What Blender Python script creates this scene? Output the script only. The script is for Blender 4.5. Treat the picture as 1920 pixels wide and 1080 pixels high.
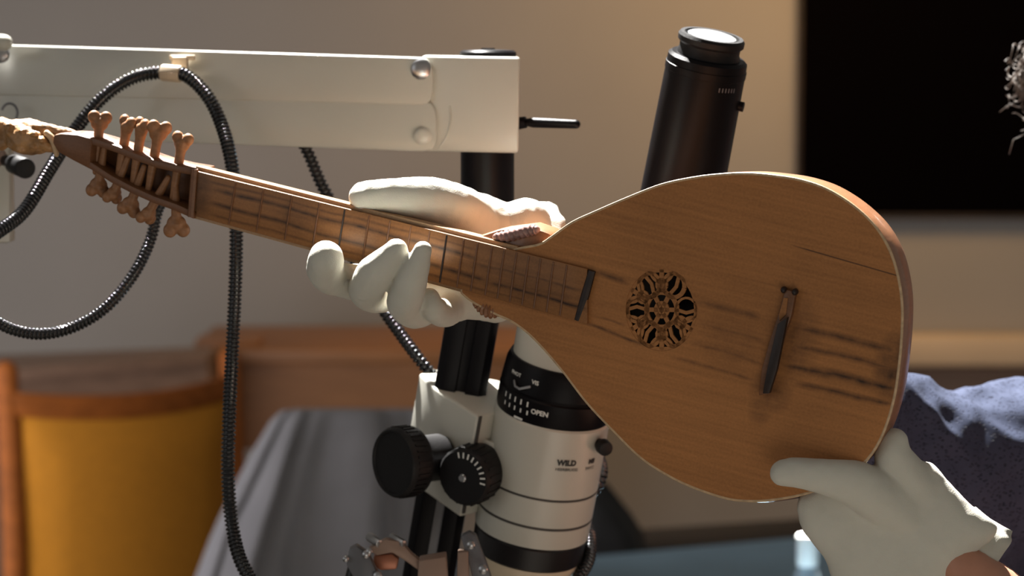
import bpy, bmesh, math, random
import numpy as np
from mathutils import Vector, Matrix, noise

random.seed(7)
for o in list(bpy.data.objects): bpy.data.objects.remove(o)
SC = bpy.context.scene
COL = SC.collection

# ------------------------------------------------------------------ camera
FPX = 5333.33
CAM = Vector((0, -1.6, 1.6))
PITCH = math.radians(5)
R = Vector((1, 0, 0)); F = Vector((0, math.cos(PITCH), -math.sin(PITCH))); U = Vector((0, math.sin(PITCH), math.cos(PITCH)))
def D(px, py, d):
    """world point seen at pixel (px,py) of the 1920x1080 frame at depth d"""
    return CAM + F*d + R*((px-960)/FPX*d) + U*((540-py)/FPX*d)
cd = bpy.data.cameras.new('camera'); cam = bpy.data.objects.new('camera', cd); COL.objects.link(cam)
cd.lens = 100; cd.sensor_width = 36; cd.clip_start = .05; cd.clip_end = 60
cam.location = CAM; cam.rotation_euler = (math.pi/2-PITCH, 0, 0)
cd.dof.use_dof = True; cd.dof.focus_distance = 1.62; cd.dof.aperture_fstop = 11
SC.camera = cam
SC.view_settings.view_transform = 'Standard'; SC.view_settings.look = 'None'
SC.view_settings.gamma = 1; SC.view_settings.use_curve_mapping = False; SC.view_settings.exposure = 0

# ------------------------------------------------------------------ light
W = bpy.data.worlds.new('world'); SC.world = W; W.use_nodes = True
W.node_tree.nodes['Background'].inputs[0].default_value = (1, .93, .84, 1)
W.node_tree.nodes['Background'].inputs[1].default_value = .17
def aim(o, target): o.rotation_euler = (Vector(target)-o.location).to_track_quat('-Z', 'Y').to_euler()
def lamp(name, typ, loc, target, energy, color, **kw):
    l = bpy.data.lights.new(name, typ); l.energy = energy; l.color = color
    for k, v in kw.items(): setattr(l, k, v)
    o = bpy.data.objects.new(name, l); COL.objects.link(o); o.location = loc; aim(o, target); return o
# sunbeam falling steeply from the high window behind the bench
lamp('sunbeam', 'SPOT', (-.95, 2.65, 5.9), (.02, .12, 1.45), 11500, (1, .97, .93), spot_size=math.radians(16), spot_blend=.25, shadow_soft_size=.08)
# added unseen fills for the front surfaces and the back wall
lamp('front_left_fill', 'AREA', (-2.4, -1.5, 2.0), (0, .2, 1.2), 5, (.93, .97, 1), shape='RECTANGLE', size=1.6, size_y=1.6)  # added soft fill from the front left
lamp('low_front_fill', 'AREA', (.5, -1.9, .35), (0.05, .1, 1.3), 9, (1, .92, .80), shape='RECTANGLE', size=1.4, size_y=1.4)  # added warm fill from low in front, reaching under the lute
lamp('cool_wall_fill', 'AREA', (-2.0, 3.0, .9), (-.1, 5.9, .5), 30, (.97, .95, 1), shape='RECTANGLE', size=2.0, size_y=1.4)  # added cool fill brightening the left and lower wall
lamp('warm_wall_fill', 'AREA', (.8, 4.9, 2.2), (.76, 5.9, 1.35), 13, (1, .58, .22), shape='RECTANGLE', size=.6, size_y=.5)  # added warm fill tinting the right part of the wall
lamp('bottle_sun_spot', 'SPOT', (0.9, 4.2, 4.2), D(1515, 1030, 3.6), 22000, (1, .97, .92), spot_size=math.radians(3.2), spot_blend=.3, shadow_soft_size=.03)  # narrow spot added to brighten the bottle cap as if sunlit

# ------------------------------------------------------------------ materials
def lin(c):
    return tuple(((x/255)/12.92 if x/255 <= .04045 else ((x/255+.055)/1.055)**2.4) for x in c)
MATS = {}
def mat(name, rgb, rough=.5, metal=0, var=0, vscale=40, bump=0, bscale=200, stretch=None, spec=.5, extra=None, coat=0, sss=0, bdist=.001):
    m = bpy.data.materials.new(name); m.use_nodes = True; nt = m.node_tree; b = nt.nodes['Principled BSDF']
    b.inputs['Base Color'].default_value = (*rgb, 1); b.inputs['Roughness'].default_value = rough
    b.inputs['Metallic'].default_value = metal; b.inputs['Specular IOR Level'].default_value = spec
    b.inputs['Coat Weight'].default_value = coat
    if sss: b.inputs['Subsurface Weight'].default_value = sss; b.inputs['Subsurface Radius'].default_value = (.01, .004, .002)
    tc = nt.nodes.new('ShaderNodeTexCoord'); src = tc.outputs['Object']
    if stretch:
        mp = nt.nodes.new('ShaderNodeMapping'); mp.inputs['Scale'].default_value = stretch
        nt.links.new(src, mp.inputs[0]); src = mp.outputs[0]
    colsock = None
    if var:
        n = nt.nodes.new('ShaderNodeTexNoise'); n.inputs['Scale'].default_value = vscale; n.inputs['Detail'].default_value = 6
        nt.links.new(src, n.inputs['Vector'])
        cr = nt.nodes.new('ShaderNodeValToRGB'); cr.color_ramp.elements[0].position = .3; cr.color_ramp.elements[1].position = .7
        cr.color_ramp.elements[0].color = (*[max(0, x*(1-var)) for x in rgb], 1); cr.color_ramp.elements[1].color = (*[x*(1+var) for x in rgb], 1)
        nt.links.new(n.outputs[0], cr.inputs[0]); nt.links.new(cr.outputs[0], b.inputs['Base Color']); colsock = cr.outputs[0]
    if bump:
        n = nt.nodes.new('ShaderNodeTexNoise'); n.inputs['Scale'].default_value = bscale; n.inputs['Detail'].default_value = 4
        nt.links.new(src, n.inputs['Vector'])
        bp = nt.nodes.new('ShaderNodeBump'); bp.inputs['Strength'].default_value = bump; bp.inputs['Distance'].default_value = bdist
        nt.links.new(n.outputs[0], bp.inputs['Height']); nt.links.new(bp.outputs[0], b.inputs['Normal'])
    if extra: extra(m, nt, b, tc, colsock)
    MATS[name] = m; return m

# ------------------------------------------------------------------ mesh helpers
class MB:
    def __init__(s): s.v = []; s.f = []
    def add(s, vf, T=None):
        v, f = vf; n = len(s.v)
        s.v += [T(Vector(p)) if T else Vector(p) for p in v]; s.f += [tuple(i+n for i in q) for q in f]; return s
WM = {}       # world matrix of every root
def obj(name, mb, m, parent=None, bevel=0, smooth=35, segs=2, remesh=0, smooth_it=0, disp=None, label=None):
    me = bpy.data.meshes.new(name)
    inv = WM[parent].inverted() if parent is not None else Matrix.Identity(4)
    me.from_pydata([tuple(inv @ p) for p in mb.v], [], mb.f); me.update()
    bm = bmesh.new(); bm.from_mesh(me); bmesh.ops.recalc_face_normals(bm, faces=bm.faces)
    if bevel:
        es = [e for e in bm.edges if len(e.link_faces) == 2 and e.calc_face_angle(0) > .5]
        bmesh.ops.bevel(bm, geom=es, offset=bevel, segments=segs, profile=.5, affect='EDGES', clamp_overlap=True)
    bm.to_mesh(me); bm.free()
    if remesh:
        t = bpy.data.objects.new('tmp', me); COL.objects.link(t)
        r = t.modifiers.new('r', 'REMESH'); r.mode = 'VOXEL'; r.voxel_size = remesh
        if smooth_it: q = t.modifiers.new('s', 'SMOOTH'); q.iterations = smooth_it; q.factor = .5
        dg = bpy.context.evaluated_depsgraph_get(); me2 = bpy.data.meshes.new_from_object(t.evaluated_get(dg))
        bpy.data.objects.remove(t); me = me2; me.name = name
    if disp:
        for vv, nn in zip(me.vertices, [Vector(x.vector) for x in me.vertex_normals]):
            vv.co = vv.co + nn*disp(vv.co)
    me.materials.clear(); me.materials.append(MATS[m])
    for p in me.polygons: p.use_smooth = True
    if not remesh and smooth < 180: me.set_sharp_from_angle(angle=math.radians(smooth))
    o = bpy.data.objects.new(name, me); COL.objects.link(o)
    if parent is not None: o.parent = parent; WM[o] = WM[parent]
    else: WM[o] = Matrix.Identity(4)
    if label: o['label'] = label
    return o
def root(name, M, label, cat, group=None):
    o = bpy.data.objects.new(name, None); COL.objects.link(o)
    if isinstance(M, Vector): M = Matrix.Translation(M)
    o.matrix_world = M; WM[o] = M.copy(); o.empty_display_size = .05
    o['label'] = label; o['category'] = cat
    if group: o['group'] = group
    return o
def tag(o, label, cat, group=None, kind=None):
    if label: o['label'] = label
    if cat: o['category'] = cat
    if group: o['group'] = group
    if kind: o['kind'] = kind
    return o
def recenter(o):
    """put the origin of a single-mesh thing at the middle of its base"""
    co = [v.co.copy() for v in o.data.vertices]
    c = Vector(((min(v.x for v in co)+max(v.x for v in co))/2, (min(v.y for v in co)+max(v.y for v in co))/2, min(v.z for v in co)))
    for v in o.data.vertices: v.co -= c
    o.location = c; WM[o] = Matrix.Translation(c); return o

def lathe(prof, n=48, cap=True):
    v = []; f = []
    for r, z in prof:
        for i in range(n): a = 2*math.pi*i/n; v.append((r*math.cos(a), r*math.sin(a), z))
    for k in range(len(prof)-1):
        for i in range(n): j = (i+1) % n; f.append((k*n+i, k*n+j, (k+1)*n+j, (k+1)*n+i))
    if cap: f.append(tuple(range(n))[::-1]); f.append(tuple((len(prof)-1)*n+i for i in range(n)))
    return v, f
def box(x0, x1, y0, y1, z0, z1):
    v = [(x, y, z) for z in (z0, z1) for y in (y0, y1) for x in (x0, x1)]
    return v, [(0, 2, 3, 1), (4, 5, 7, 6), (0, 1, 5, 4), (2, 6, 7, 3), (0, 4, 6, 2), (1, 3, 7, 5)]
def prism(poly, z0, z1):
    n = len(poly); v = [(x, y, z0) for x, y in poly]+[(x, y, z1) for x, y in poly]
    f = [tuple(range(n))[::-1], tuple(range(n, 2*n))]+[(i, (i+1) % n, n+(i+1) % n, n+i) for i in range(n)]
    return v, f
def catmull(P, per=8, closed=False):
    P = [np.array(p, float) for p in P]; out = []; n = len(P)
    rng = range(n) if closed else range(n-1)
    for i in rng:
        if closed: a, b, c, d = P[(i-1) % n], P[i], P[(i+1) % n], P[(i+2) % n]
        else: a, b, c, d = P[max(i-1, 0)], P[i], P[i+1], P[min(i+2, n-1)]
        for k in range(per):
            t = k/per
            out.append(.5*((2*b)+(-a+c)*t+(2*a-5*b+4*c-d)*t*t+(-a+3*b-3*c+d)*t**3))
    if not closed: out.append(P[-1])
    return out
def sweep(path, rad, n=12, flat=1, ref=None, cap=True, round_caps=False):
    """path list of Vectors, rad list of radii; flat = thickness ratio along ref direction"""
    ref = ref or F; P = [Vector(p) for p in path]; rad = list(rad)
    if round_caps:
        t0 = (P[0]-P[1]).normalized(); t1 = (P[-1]-P[-2]).normalized(); a = []; ra = []; b = []; rb = []
        for k in (1., .97, .87, .7, .45, .2):
            h = math.sqrt(max(0, 1-k*k)); 
        ks = [.12, .4, .64, .83, .95]
        for k in ks: a.append(P[0]+t0*rad[0]*math.sqrt(1-k*k)); ra.append(rad[0]*k)
        for k in ks[::-1]: b.append(P[-1]+t1*rad[-1]*math.sqrt(1-k*k)); rb.append(rad[-1]*k)
        P = a+P+b; rad = ra+rad+rb
    v = []; f = []; side = None
    for i, p in enumerate(P):
        t = (P[min(i+1, len(P)-1)]-P[max(i-1, 0)]).normalized()
        if flat != 1 or side is None:
            s = t.cross(ref)
            if s.length < .05: s = t.cross(U)
            s.normalize()
            if side is not None and s.dot(side) < 0: s = -s
        else:
            s = (side-t*side.dot(t)).normalized()
        side = s; o = s.cross(t)
        for k in range(n):
            a = 2*math.pi*k/n; v.append(p+s*(rad[i]*math.cos(a))+o*(rad[i]*flat*math.sin(a)))
    for i in range(len(P)-1):
        for k in range(n): j = (k+1) % n; f.append((i*n+k, i*n+j, (i+1)*n+j, (i+1)*n+k))
    if cap: f.append(tuple(range(n))[::-1]); f.append(tuple((len(P)-1)*n+k for k in range(n)))
    return v, f
def ellipsoid(c, a, b, d, n=20, m=12):
    """c centre, a,b,d half-axis vectors"""
    v = []; f = []
    for i in range(1, m):
        th = math.pi*i/m
        for k in range(n):
            ph = 2*math.pi*k/n; v.append(c+a*(math.sin(th)*math.cos(ph))+b*(math.sin(th)*math.sin(ph))+d*math.cos(th))
    for i in range(m-2):
        for k in range(n): j = (k+1) % n; f.append((i*n+k, i*n+j, (i+1)*n+j, (i+1)*n+k))
    t = len(v); v.append(c+d); v.append(c-d)
    for k in range(n): j = (k+1) % n; f.append((t, j, k)); f.append((t+1, (m-2)*n+k, (m-2)*n+j))
    return v, f
def chain(pts, per=5, n=18, flat=1):
    """sphere-swept tapered limb from (px, py, depth, radius_px)"""
    c = catmull(pts, per)
    P = [D(q[0], q[1], q[2]) for q in c]; r = [max(q[3], 3)*q[2]/FPX for q in c]
    return sweep(P, r, n, flat, round_caps=True)
def text_mesh(s, size, bold=0):
    cu = bpy.data.curves.new('t', 'FONT'); cu.body = s; cu.size = size; cu.extrude = 0; cu.align_x = 'CENTER'; cu.align_y = 'CENTER'; cu.offset = bold; cu.resolution_u = 3
    t = bpy.data.objects.new('t', cu); COL.objects.link(t)
    me = bpy.data.meshes.new_from_object(t.evaluated_get(bpy.context.evaluated_depsgraph_get()))
    v = [tuple(x.co) for x in me.vertices]; f = [tuple(p.vertices) for p in me.polygons]
    bpy.data.objects.remove(t); return v, f

# materials
mat('wall_paint', (.34, .315, .285), .9, var=.05, vscale=2, bump=.05, bscale=60)
mat('ceiling_paint', (.5, .48, .45), .9)
mat('floor_lino', (.09, .075, .06), .5, var=.2, vscale=3)
mat('blackboard', (.002, .0015, .0018), .95, spec=0)
mat('sill_paint', (.62, .48, .33), .6, var=.05, vscale=5)
mat('desk_wood', (.32, .135, .045), .5, var=.18, vscale=6, stretch=(1, 4, 12))
mat('desk_wood_grey', (.26, .16, .11), .5, var=.15, vscale=6, stretch=(1, 4, 12))
mat('chair_wood', (.30, .085, .014), .65, spec=.2, var=.2, vscale=9, stretch=(1, 5, 5))
mat('chair_fabric', (.54, .21, .010), .9, var=.06, vscale=60, bump=.3, bscale=500)
mat('grey_cloth', (.27, .26, .27), .95, var=.08, vscale=12, bump=.2, bscale=300)
mat('blue_table', (.22, .35, .45), .8, var=.08, vscale=8)
mat('dark_wood', (.025, .015, .01), .6, var=.3, vscale=10)
mat('black_vinyl', (.012, .011, .011), .6, var=.3, vscale=12, bump=.3, bscale=60)
mat('white_enamel', (.50, .49, .43), .32, var=.03, vscale=15, bump=.05, bscale=900, coat=.2)
mat('black_paint', (.010, .009, .010), .33, spec=.4, var=.25, vscale=60, bump=.1, bscale=700)
mat('black_satin', (.005, .0045, .0055), .36, spec=.12, bump=.1, bscale=900)
mat('black_rubber', (.008, .0075, .008), .5, spec=.25, bump=.15, bscale=900)
mat('cable_black', (.010, .010, .011), .13, spec=.7)
mat('steel', (.42, .42, .43), .3, metal=.9)
mat('grey_metal', (.14, .14, .15), .45, metal=.3, var=.15, vscale=40)
mat('tan_metal', (.30, .20, .15), .5, metal=.2)
mat('lens_glass', (.75, .78, .8), .08, spec=1, coat=1)
mat('cream_ring', (.62, .52, .38), .3, coat=.3)
mat('print_white', (.72, .72, .68), .5)
mat('print_black', (.012, .012, .012), .5)
mat('groove_black', (.05, .045, .04), .7)
mat('clip_plastic', (.52, .42, .30), .45)
mat('glove_cotton', (.62, .60, .52), .95, var=.03, vscale=60, bump=.35, bscale=1500, sss=.15, bdist=.0005)
mat('skin', (.50, .24, .155), .5, var=.08, vscale=60, bump=.1, bscale=400, sss=.25)
mat('copper', (.42, .16, .09), .4, metal=.4)
mat('orange_band', (.75, .13, .02), .5)
mat('hair', (.11, .085, .068), .45, var=.3, vscale=80)
mat('eye_white', (.7, .68, .65), .2)
mat('iris', (.05, .03, .02), .2)
mat('lips', (.38, .13, .10), .5)
mat('trousers', (.03, .03, .04), .9)
mat('bottle_plastic', (.9, .9, .88), .4)
mat('bottle_clear', (.30, .38, .44), .15, spec=.8)

def knit(m, nt, b, tc, cs):
    v = nt.nodes.new('ShaderNodeTexVoronoi'); v.inputs['Scale'].default_value = 420
    mp = nt.nodes.new('ShaderNodeMapping'); mp.inputs['Rotation'].default_value = (.2, .3, .5); mp.inputs['Scale'].default_value = (.6, 1, 1.5)
    nt.links.new(tc.outputs['Object'], mp.inputs[0]); nt.links.new(mp.outputs[0], v.inputs['Vector'])
    cr = nt.nodes.new('ShaderNodeValToRGB'); cr.color_ramp.elements[0].position = .08; cr.color_ramp.elements[1].position = .36
    nt.links.new(v.outputs[0], cr.inputs[0])
    mx = nt.nodes.new('ShaderNodeMixRGB'); mx.inputs[1].default_value = (.008, .010, .024, 1); mx.inputs[2].default_value = (.034, .043, .078, 1)
    nt.links.new(cr.outputs[0], mx.inputs[0]); nt.links.new(mx.outputs[0], b.inputs['Base Color'])
    bp = nt.nodes.new('ShaderNodeBump'); bp.inputs['Strength'].default_value = .9; bp.inputs['Distance'].default_value = .0012
    nt.links.new(cr.outputs[0], bp.inputs['Height']); nt.links.new(bp.outputs[0], b.inputs['Normal'])
mat('navy_knit', (.03, .035, .07), .9, extra=knit, spec=.2)

# ------------------------------------------------------------------ instrument frame
O = D(1240, 582, 1.60)
N = (-F*math.cos(math.radians(23))-R*math.sin(math.radians(23))-U*.12).normalized()
def on_plane(px, py, h=0):
    r = F+R*((px-960)/FPX)+U*((540-py)/FPX); t = ((O+N*h-CAM).dot(N))/r.dot(N); return CAM+r*t
IX = (on_plane(1690, 697)-on_plane(370, 364)).normalized(); IY = N.cross(IX).normalized()
IM = Matrix(((IX.x, IY.x, N.x, O.x), (IX.y, IY.y, N.y, O.y), (IX.z, IY.z, N.z, O.z), (0, 0, 0, 1)))
def uv(px, py, h=0):
    p = on_plane(px, py, h)-O; return (p.dot(IX), p.dot(IY))
def I(x, y, h): return IM @ Vector((x, y, h))
IT = lambda p: IM @ p
def pd(px, py): return (on_plane(px, py)-CAM).dot(F)
def near(pts):
    """shift limb depths (given for a shallower neck angle) so the hand keeps touching the instrument"""
    out = []
    for (x, y, d, r) in pts: out.append((x, y, d+(pd(x, y)-(1.6+(1240-x)*.00008)), r))
    return out

# wood of the instrument: grain, soot lines where the courses ran, cracks (all in the instrument's own coordinates)
def wood_extra(lines, base, patches=()):
    def ex(m, nt, b, tc, cs):
        L = nt.links
        def math_(op, a, c=None, clamp=False):
            n = nt.nodes.new('ShaderNodeMath'); n.operation = op; n.use_clamp = clamp
            for i, s in enumerate((a, c)):
                if s is None: continue
                if isinstance(s, (int, float)): n.inputs[i].default_value = s
                else: L.new(s, n.inputs[i])
            return n.outputs[0]
        sx = nt.nodes.new('ShaderNodeSeparateXYZ'); L.new(tc.outputs['Object'], sx.inputs[0]); X, Y = sx.outputs[0], sx.outputs[1]
        nz = nt.nodes.new('ShaderNodeTexNoise'); nz.inputs['Scale'].default_value = 22; nz.inputs['Detail'].default_value = 3; L.new(tc.outputs['Object'], nz.inputs['Vector'])
        wob = math_('MULTIPLY', math_('SUBTRACT', nz.outputs[0], .5), .005)
        nf = nt.nodes.new('ShaderNodeTexNoise'); nf.inputs['Scale'].default_value = 160; nf.inputs['Detail'].default_value = 5; L.new(tc.outputs['Object'], nf.inputs['Vector'])
        acc = None
        for (p0, p1, w, s, wb) in lines:
            (x0, y0), (x1, y1) = uv(*p0), uv(*p1); sl = (y1-y0)/(x1-x0)
            d = math_('SUBTRACT', Y, math_('ADD', math_('MULTIPLY', math_('SUBTRACT', X, x0), sl), y0))
            if wb: d = math_('ADD', d, wob)
            d = math_('ABSOLUTE', d); g = math_('SUBTRACT', 1, math_('DIVIDE', d, w), True)
            e0 = math_('DIVIDE', math_('SUBTRACT', X, x0), .012, True); e1 = math_('DIVIDE', math_('SUBTRACT', x1, X), .006 if wb else .001, True)
            q = math_('MULTIPLY', math_('MULTIPLY', g, e0), e1)
            if wb: q = math_('MULTIPLY', q, math_('ADD', math_('MULTIPLY', nf.outputs[0], 1.3), .25))
            q = math_('MULTIPLY', q, s)
            acc = q if acc is None else math_('MAXIMUM', acc, q)
        for (p, rx, ry, s) in patches:
            x0, y0 = uv(*p)
            a = math_('DIVIDE', math_('SUBTRACT', X, x0), rx); c = math_('DIVIDE', math_('SUBTRACT', Y, y0), ry)
            rr = math_('ADD', math_('MULTIPLY', a, a), math_('MULTIPLY', c, c))
            q = math_('MULTIPLY', math_('SUBTRACT', 1, rr, True), math_('MULTIPLY', nf.outputs[0], s*1.6))
            acc = q if acc is None else math_('MAXIMUM', acc, q)
        # grain
        mp = nt.nodes.new('ShaderNodeMapping'); mp.inputs['Scale'].default_value = (12, 420, 60); L.new(tc.outputs['Object'], mp.inputs[0])
        gn = nt.nodes.new('ShaderNodeTexNoise'); gn.inputs['Scale'].default_value = 1; gn.inputs['Detail'].default_value = 5; L.new(mp.outputs[0], gn.inputs['Vector'])
        bn = nt.nodes.new('ShaderNodeTexNoise'); bn.inputs['Scale'].default_value = 9; bn.inputs['Detail'].default_value = 6; L.new(tc.outputs['Object'], bn.inputs['Vector'])
        fn = nt.nodes.new('ShaderNodeTexNoise'); fn.inputs['Scale'].default_value = 700; fn.inputs['Detail'].default_value = 3; L.new(tc.outputs['Object'], fn.inputs['Vector'])
        val = math_('ADD', math_('ADD', math_('MULTIPLY', gn.outputs[0], .45), math_('MULTIPLY', bn.outputs[0], .6)), math_('MULTIPLY', fn.outputs[0], .35))
        cr = nt.nodes.new('ShaderNodeValToRGB'); L.new(val, cr.inputs[0])
        cr.color_ramp.elements[0].position = .5; cr.color_ramp.elements[0].color = (*[x*.72 for x in base], 1)
        cr.color_ramp.elements[1].position = .9; cr.color_ramp.elements[1].color = (*[x*1.25 for x in base], 1)
        mx = nt.nodes.new('ShaderNodeMixRGB'); mx.inputs[2].default_value = (.03, .016, .011, 1)
        L.new(cr.outputs[0], mx.inputs[1]); L.new(acc, mx.inputs[0]) if acc is not None else None
        if acc is None: mx.inputs[0].default_value = 0
        L.new(mx.outputs[0], b.inputs['Base Color'])
        bp = nt.nodes.new('ShaderNodeBump'); bp.inputs['Strength'].default_value = .15; bp.inputs['Distance'].default_value = .0006
        L.new(gn.outputs[0], bp.inputs['Height']); L.new(bp.outputs[0], b.inputs['Normal'])
    return ex
BOARD = (.385, .162, .052)
mat('soundboard_wood', BOARD, .55, spec=.3, extra=wood_extra([
    ((1475, 457), (1690, 519), .0006, .95, False),
    ((1300, 566), (1430, 596), .0030, .55, True), ((1480, 610), (1690, 662), .0034, .80, True),
    ((1300, 603), (1440, 640), .0026, .45, True), ((1470, 643), (1690, 694), .0028, .75, True),
    ((1290, 640), (1430, 678), .0022, .5, True), ((1450, 680), (1690, 730), .0036, .95, True),
    ((1250, 665), (1420, 712), .0018, .5, True), ((1480, 718), (1680, 757), .0026, .8, True),
    ((1085, 602), (1215, 648), .0016, .75, True), ((1100, 500), (1185, 533), .0028, .75, True),
    ((1100, 590), (1180, 612), .0012, .5, True)], BOARD,
    patches=[((1680, 690), .014, .024, .8), ((1445, 735), .014, .014, .55), ((1425, 770), .008, .01, .4), ((1490, 640), .016, .03, .45), ((1370, 640), .02, .02, .25), ((1240, 582), .024, .027, .12)]))
FB = (.27, .118, .042)
mat('fingerboard_wood', FB, .42, spec=.35, extra=wood_extra([
    ((395, 352), (900, 482), .0022, .85, True), ((385, 376), (920, 525), .0022, .85, True), ((880, 487), (1100, 545), .0016, .6, True),
    ((900, 522), (1110, 581), .0020, .95, True), ((375, 334), (900, 466), .0012, .5, True), ((380, 396), (1000, 566), .0012, .5, True),
    ((860, 510), (1080, 560), .003, .35, True)], FB,
    patches=[((372, 365), .012, .02, .7), ((560, 410), .02, .012, .3), ((990, 530), .03, .02, .25)]))
RIB = (.27, .115, .05)
NK = (.40, .24, .12)  # lighter than the ribs: sun on the neck's side put into the colour
mat('neck_wood', NK, .4, spec=.5, extra=wood_extra([], NK))
mat('rib_wood', RIB, .38, spec=.5, extra=wood_extra([], RIB), coat=.25)
PB = (.17, .070, .028)
mat('pegbox_wood', PB, .45, extra=wood_extra([], PB))
PEG = (.30, .135, .055)
mat('peg_wood', PEG, .5, extra=wood_extra([], PEG), bump=0)
mat('dark_inlay_and_shade', (.018, .009, .007), .5, var=.4, vscale=200)  # inlay colour, also painting shade in the sound hole and on the bridge
mat('bone_edge', (.55, .38, .22), .5, var=.2, vscale=300)
mat('carved_gilt', (.36, .19, .075), .42, var=.45, vscale=90, bump=.4, bscale=260, bdist=.002)
mat('scroll_mauve', (.30, .17, .15), .45, var=.4, vscale=200)

# ------------------------------------------------------------------ room
def struct(name, mb, m, bevel=0):
    o = obj(name, mb, m, bevel=bevel); o['kind'] = 'structure'; return o
WY = 5.9
struct('floor', MB().add(box(-3.6, 3.6, -2.6, WY, -.05, 0)), 'floor_lino')
struct('wall_back', MB().add(box(-3.6, 3.6, WY, WY+.1, 0, 3)), 'wall_paint')
# plinth board of the back wall
struct('baseboard_back', MB().add(box(-3.6, 3.6, WY-.015, WY, 0, .1)), 'dark_wood', .003)
# ledge running along the back wall, right part
DW = 7.42
p = D(1660, 632, DW); q = D(2400, 690, DW)
struct('trim_1', MB().add(box(p.x, q.x, WY-.10, WY, q.z, p.z)), 'sill_paint', .01)
# lower recessed panel under the ledge
p2 = D(1560, 706, DW)
struct('trim_2', MB().add(box(p2.x, q.x, WY-.03, WY, .1, q.z-.002)), 'desk_wood_grey', .006)
# blackboard
p = D(1497, -500, DW); q = D(2500, 413, DW)
bb = root('blackboard', Vector(((p.x+q.x)/2, WY-.02, q.z)), 'large black panel hanging high on the back wall at the right', 'panel')
obj('writing_surface', MB().add(box(p.x+.004, q.x-.004, WY-.035, WY-.001, q.z+.004, p.z)), 'blackboard', bb)
obj('frame', MB().add(box(p.x, p.x+.012, WY-.045, WY-.001, q.z, p.z)).add(box(p.x, q.x, WY-.045, WY-.001, q.z, q.z+.012)), 'dark_wood', bb, bevel=.002)

# ------------------------------------------------------------------ background furniture
# brown desk
p = D(478, 655, 6.7); q = D(1015, 845, 6.7)
t = root('wooden_desk', Vector(((p.x+q.x)/2, p.y, 0)), 'brown wooden desk with deep apron standing against the back wall', 'desk')
obj('desk_top', MB().add(box(p.x-.155, q.x+.02, p.y-.03, p.y+.55, p.z-.03, p.z)), 'desk_wood', t, bevel=.005)
obj('apron', MB().add(box(p.x-.15, q.x, p.y, p.y+.5, q.z, p.z-.03)), 'desk_wood', t)
for x in (p.x-.14, q.x-.06):
    for y in (p.y+.02, p.y+.45): obj('leg', MB().add(box(x, x+.05, y, y+.05, 0, q.z)), 'desk_wood', t)
bxp = D(365, 638, 6.75); bxq = D(485, 672, 6.75)
o = recenter(obj('wooden_box', MB().add(box(bxp.x, bxq.x, bxp.y, bxp.y+.15, p.z, bxp.z)), 'desk_wood', bevel=.004)); tag(o, 'low brown wooden box on the left end of the brown desk', 'box')
# low greyish table behind the chair
a = D(-60, 699, 6.1); b = D(372, 668, 6.45)
t = root('side_table', Vector(((a.x+b.x)/2, a.y+.2, 0)), 'dull grey-brown table standing behind the yellow chair', 'table')
zt = a.z
v = [(a.x, a.y, 0), (b.x+.02, b.y, 0), (b.x+.02, b.y+.18, 0), (a.x, a.y+.35, 0)]
obj('table_top', MB().add(([(x, y, zt-.03) for x, y, _ in v]+[(x, y, zt) for x, y, _ in v], prism([0]*0 or [(0, 0)]*4, 0, 1)[1])), 'desk_wood_grey', t, bevel=.003)
obj('front_panel', MB().add(([(x, y+.01, .25) for x, y, _ in v]+[(x, y+.01, zt-.03) for x, y, _ in v], prism([(0, 0)]*4, 0, 1)[1])), 'desk_wood_grey', t)
for x, y, _ in v:
    obj('leg', MB().add(box(x+(.01 if x < -1 else -.05), x+(.05 if x < -1 else -.01), y+(.01 if y < a.y+.2 else -.05), y+(.05 if y < a.y+.2 else -.01), 0, .26)), 'desk_wood_grey', t)

# yellow chair: back seen from behind/front, right side farther away
cl = D(22, 735, 5.2); cr_ = D(440, 700, 5.47)
cx = Vector((cr_.x-cl.x, cr_.y-cl.y, 0)); cw = cx.length; cx.normalize(); cy = Vector((-cx.y, cx.x, 0)); cz = Vector((0, 0, 1))
base = Vector((cl.x, cl.y, 0)); topz = cl.z
t = root('upholstered_chair', base+cx*cw/2, 'wooden armless chair with mustard yellow upholstered back at left', 'chair')
def C(x, y, z): return base+cx*x+cy*y+cz*z
def bow(x): return .045*(1-((x/cw)*2-1)**2)
# posts
for x, extra in ((0, .035), (cw, .03)):
    P = [C(x, -.02, 0.0), C(x, 0, .45), C(x, .0, .7), C(x, .02, topz+extra)]
    pts = catmull(P, 5)
    obj('post', MB().add(sweep([Vector(k) for k in pts], [.021]*len(pts), 12, .8, round_caps=True)), 'chair_wood', t)
n = 16; mb = MB(); vv = []; ff = []
for i in range(n+1):
    x = cw*i/n; s = -.016*(1-((x/cw)*2-1)**2)*1.0
    for (dy, z) in ((-.011, topz-.045+s), (-.011, topz+.0+s), (.011, topz+.0+s), (.011, topz-.045+s)): vv.append(C(x, dy-bow(x)+.01, z))
for i in range(n):
    for k in range(4): j = (k+1) % 4; ff.append((i*4+k, i*4+j, (i+1)*4+j, (i+1)*4+k))
ff += [(0, 1, 2, 3), (n*4+3, n*4+2, n*4+1, n*4)]
obj('top_rail', mb.add((vv, ff)), 'chair_wood', t, bevel=.004)
vv = []; ff = []; m_ = 12
for side in (0, 1):
    for i in range(n+1):
        for k in range(m_+1):
            x = .02+(cw-.04)*i/n; z = .50+(topz-.045-.50)*k/m_ + (-.016*(1-((x/cw)*2-1)**2))*(k/m_)
            e = min(i, n-i, k, m_-k); puff = .018*min(1, e/2)
            vv.append(C(x, -bow(x)+.01+(-.008-puff if side == 0 else .008+puff*.5), z))
def gi(s, i, k): return s*(n+1)*(m_+1)+i*(m_+1)+k
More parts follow.
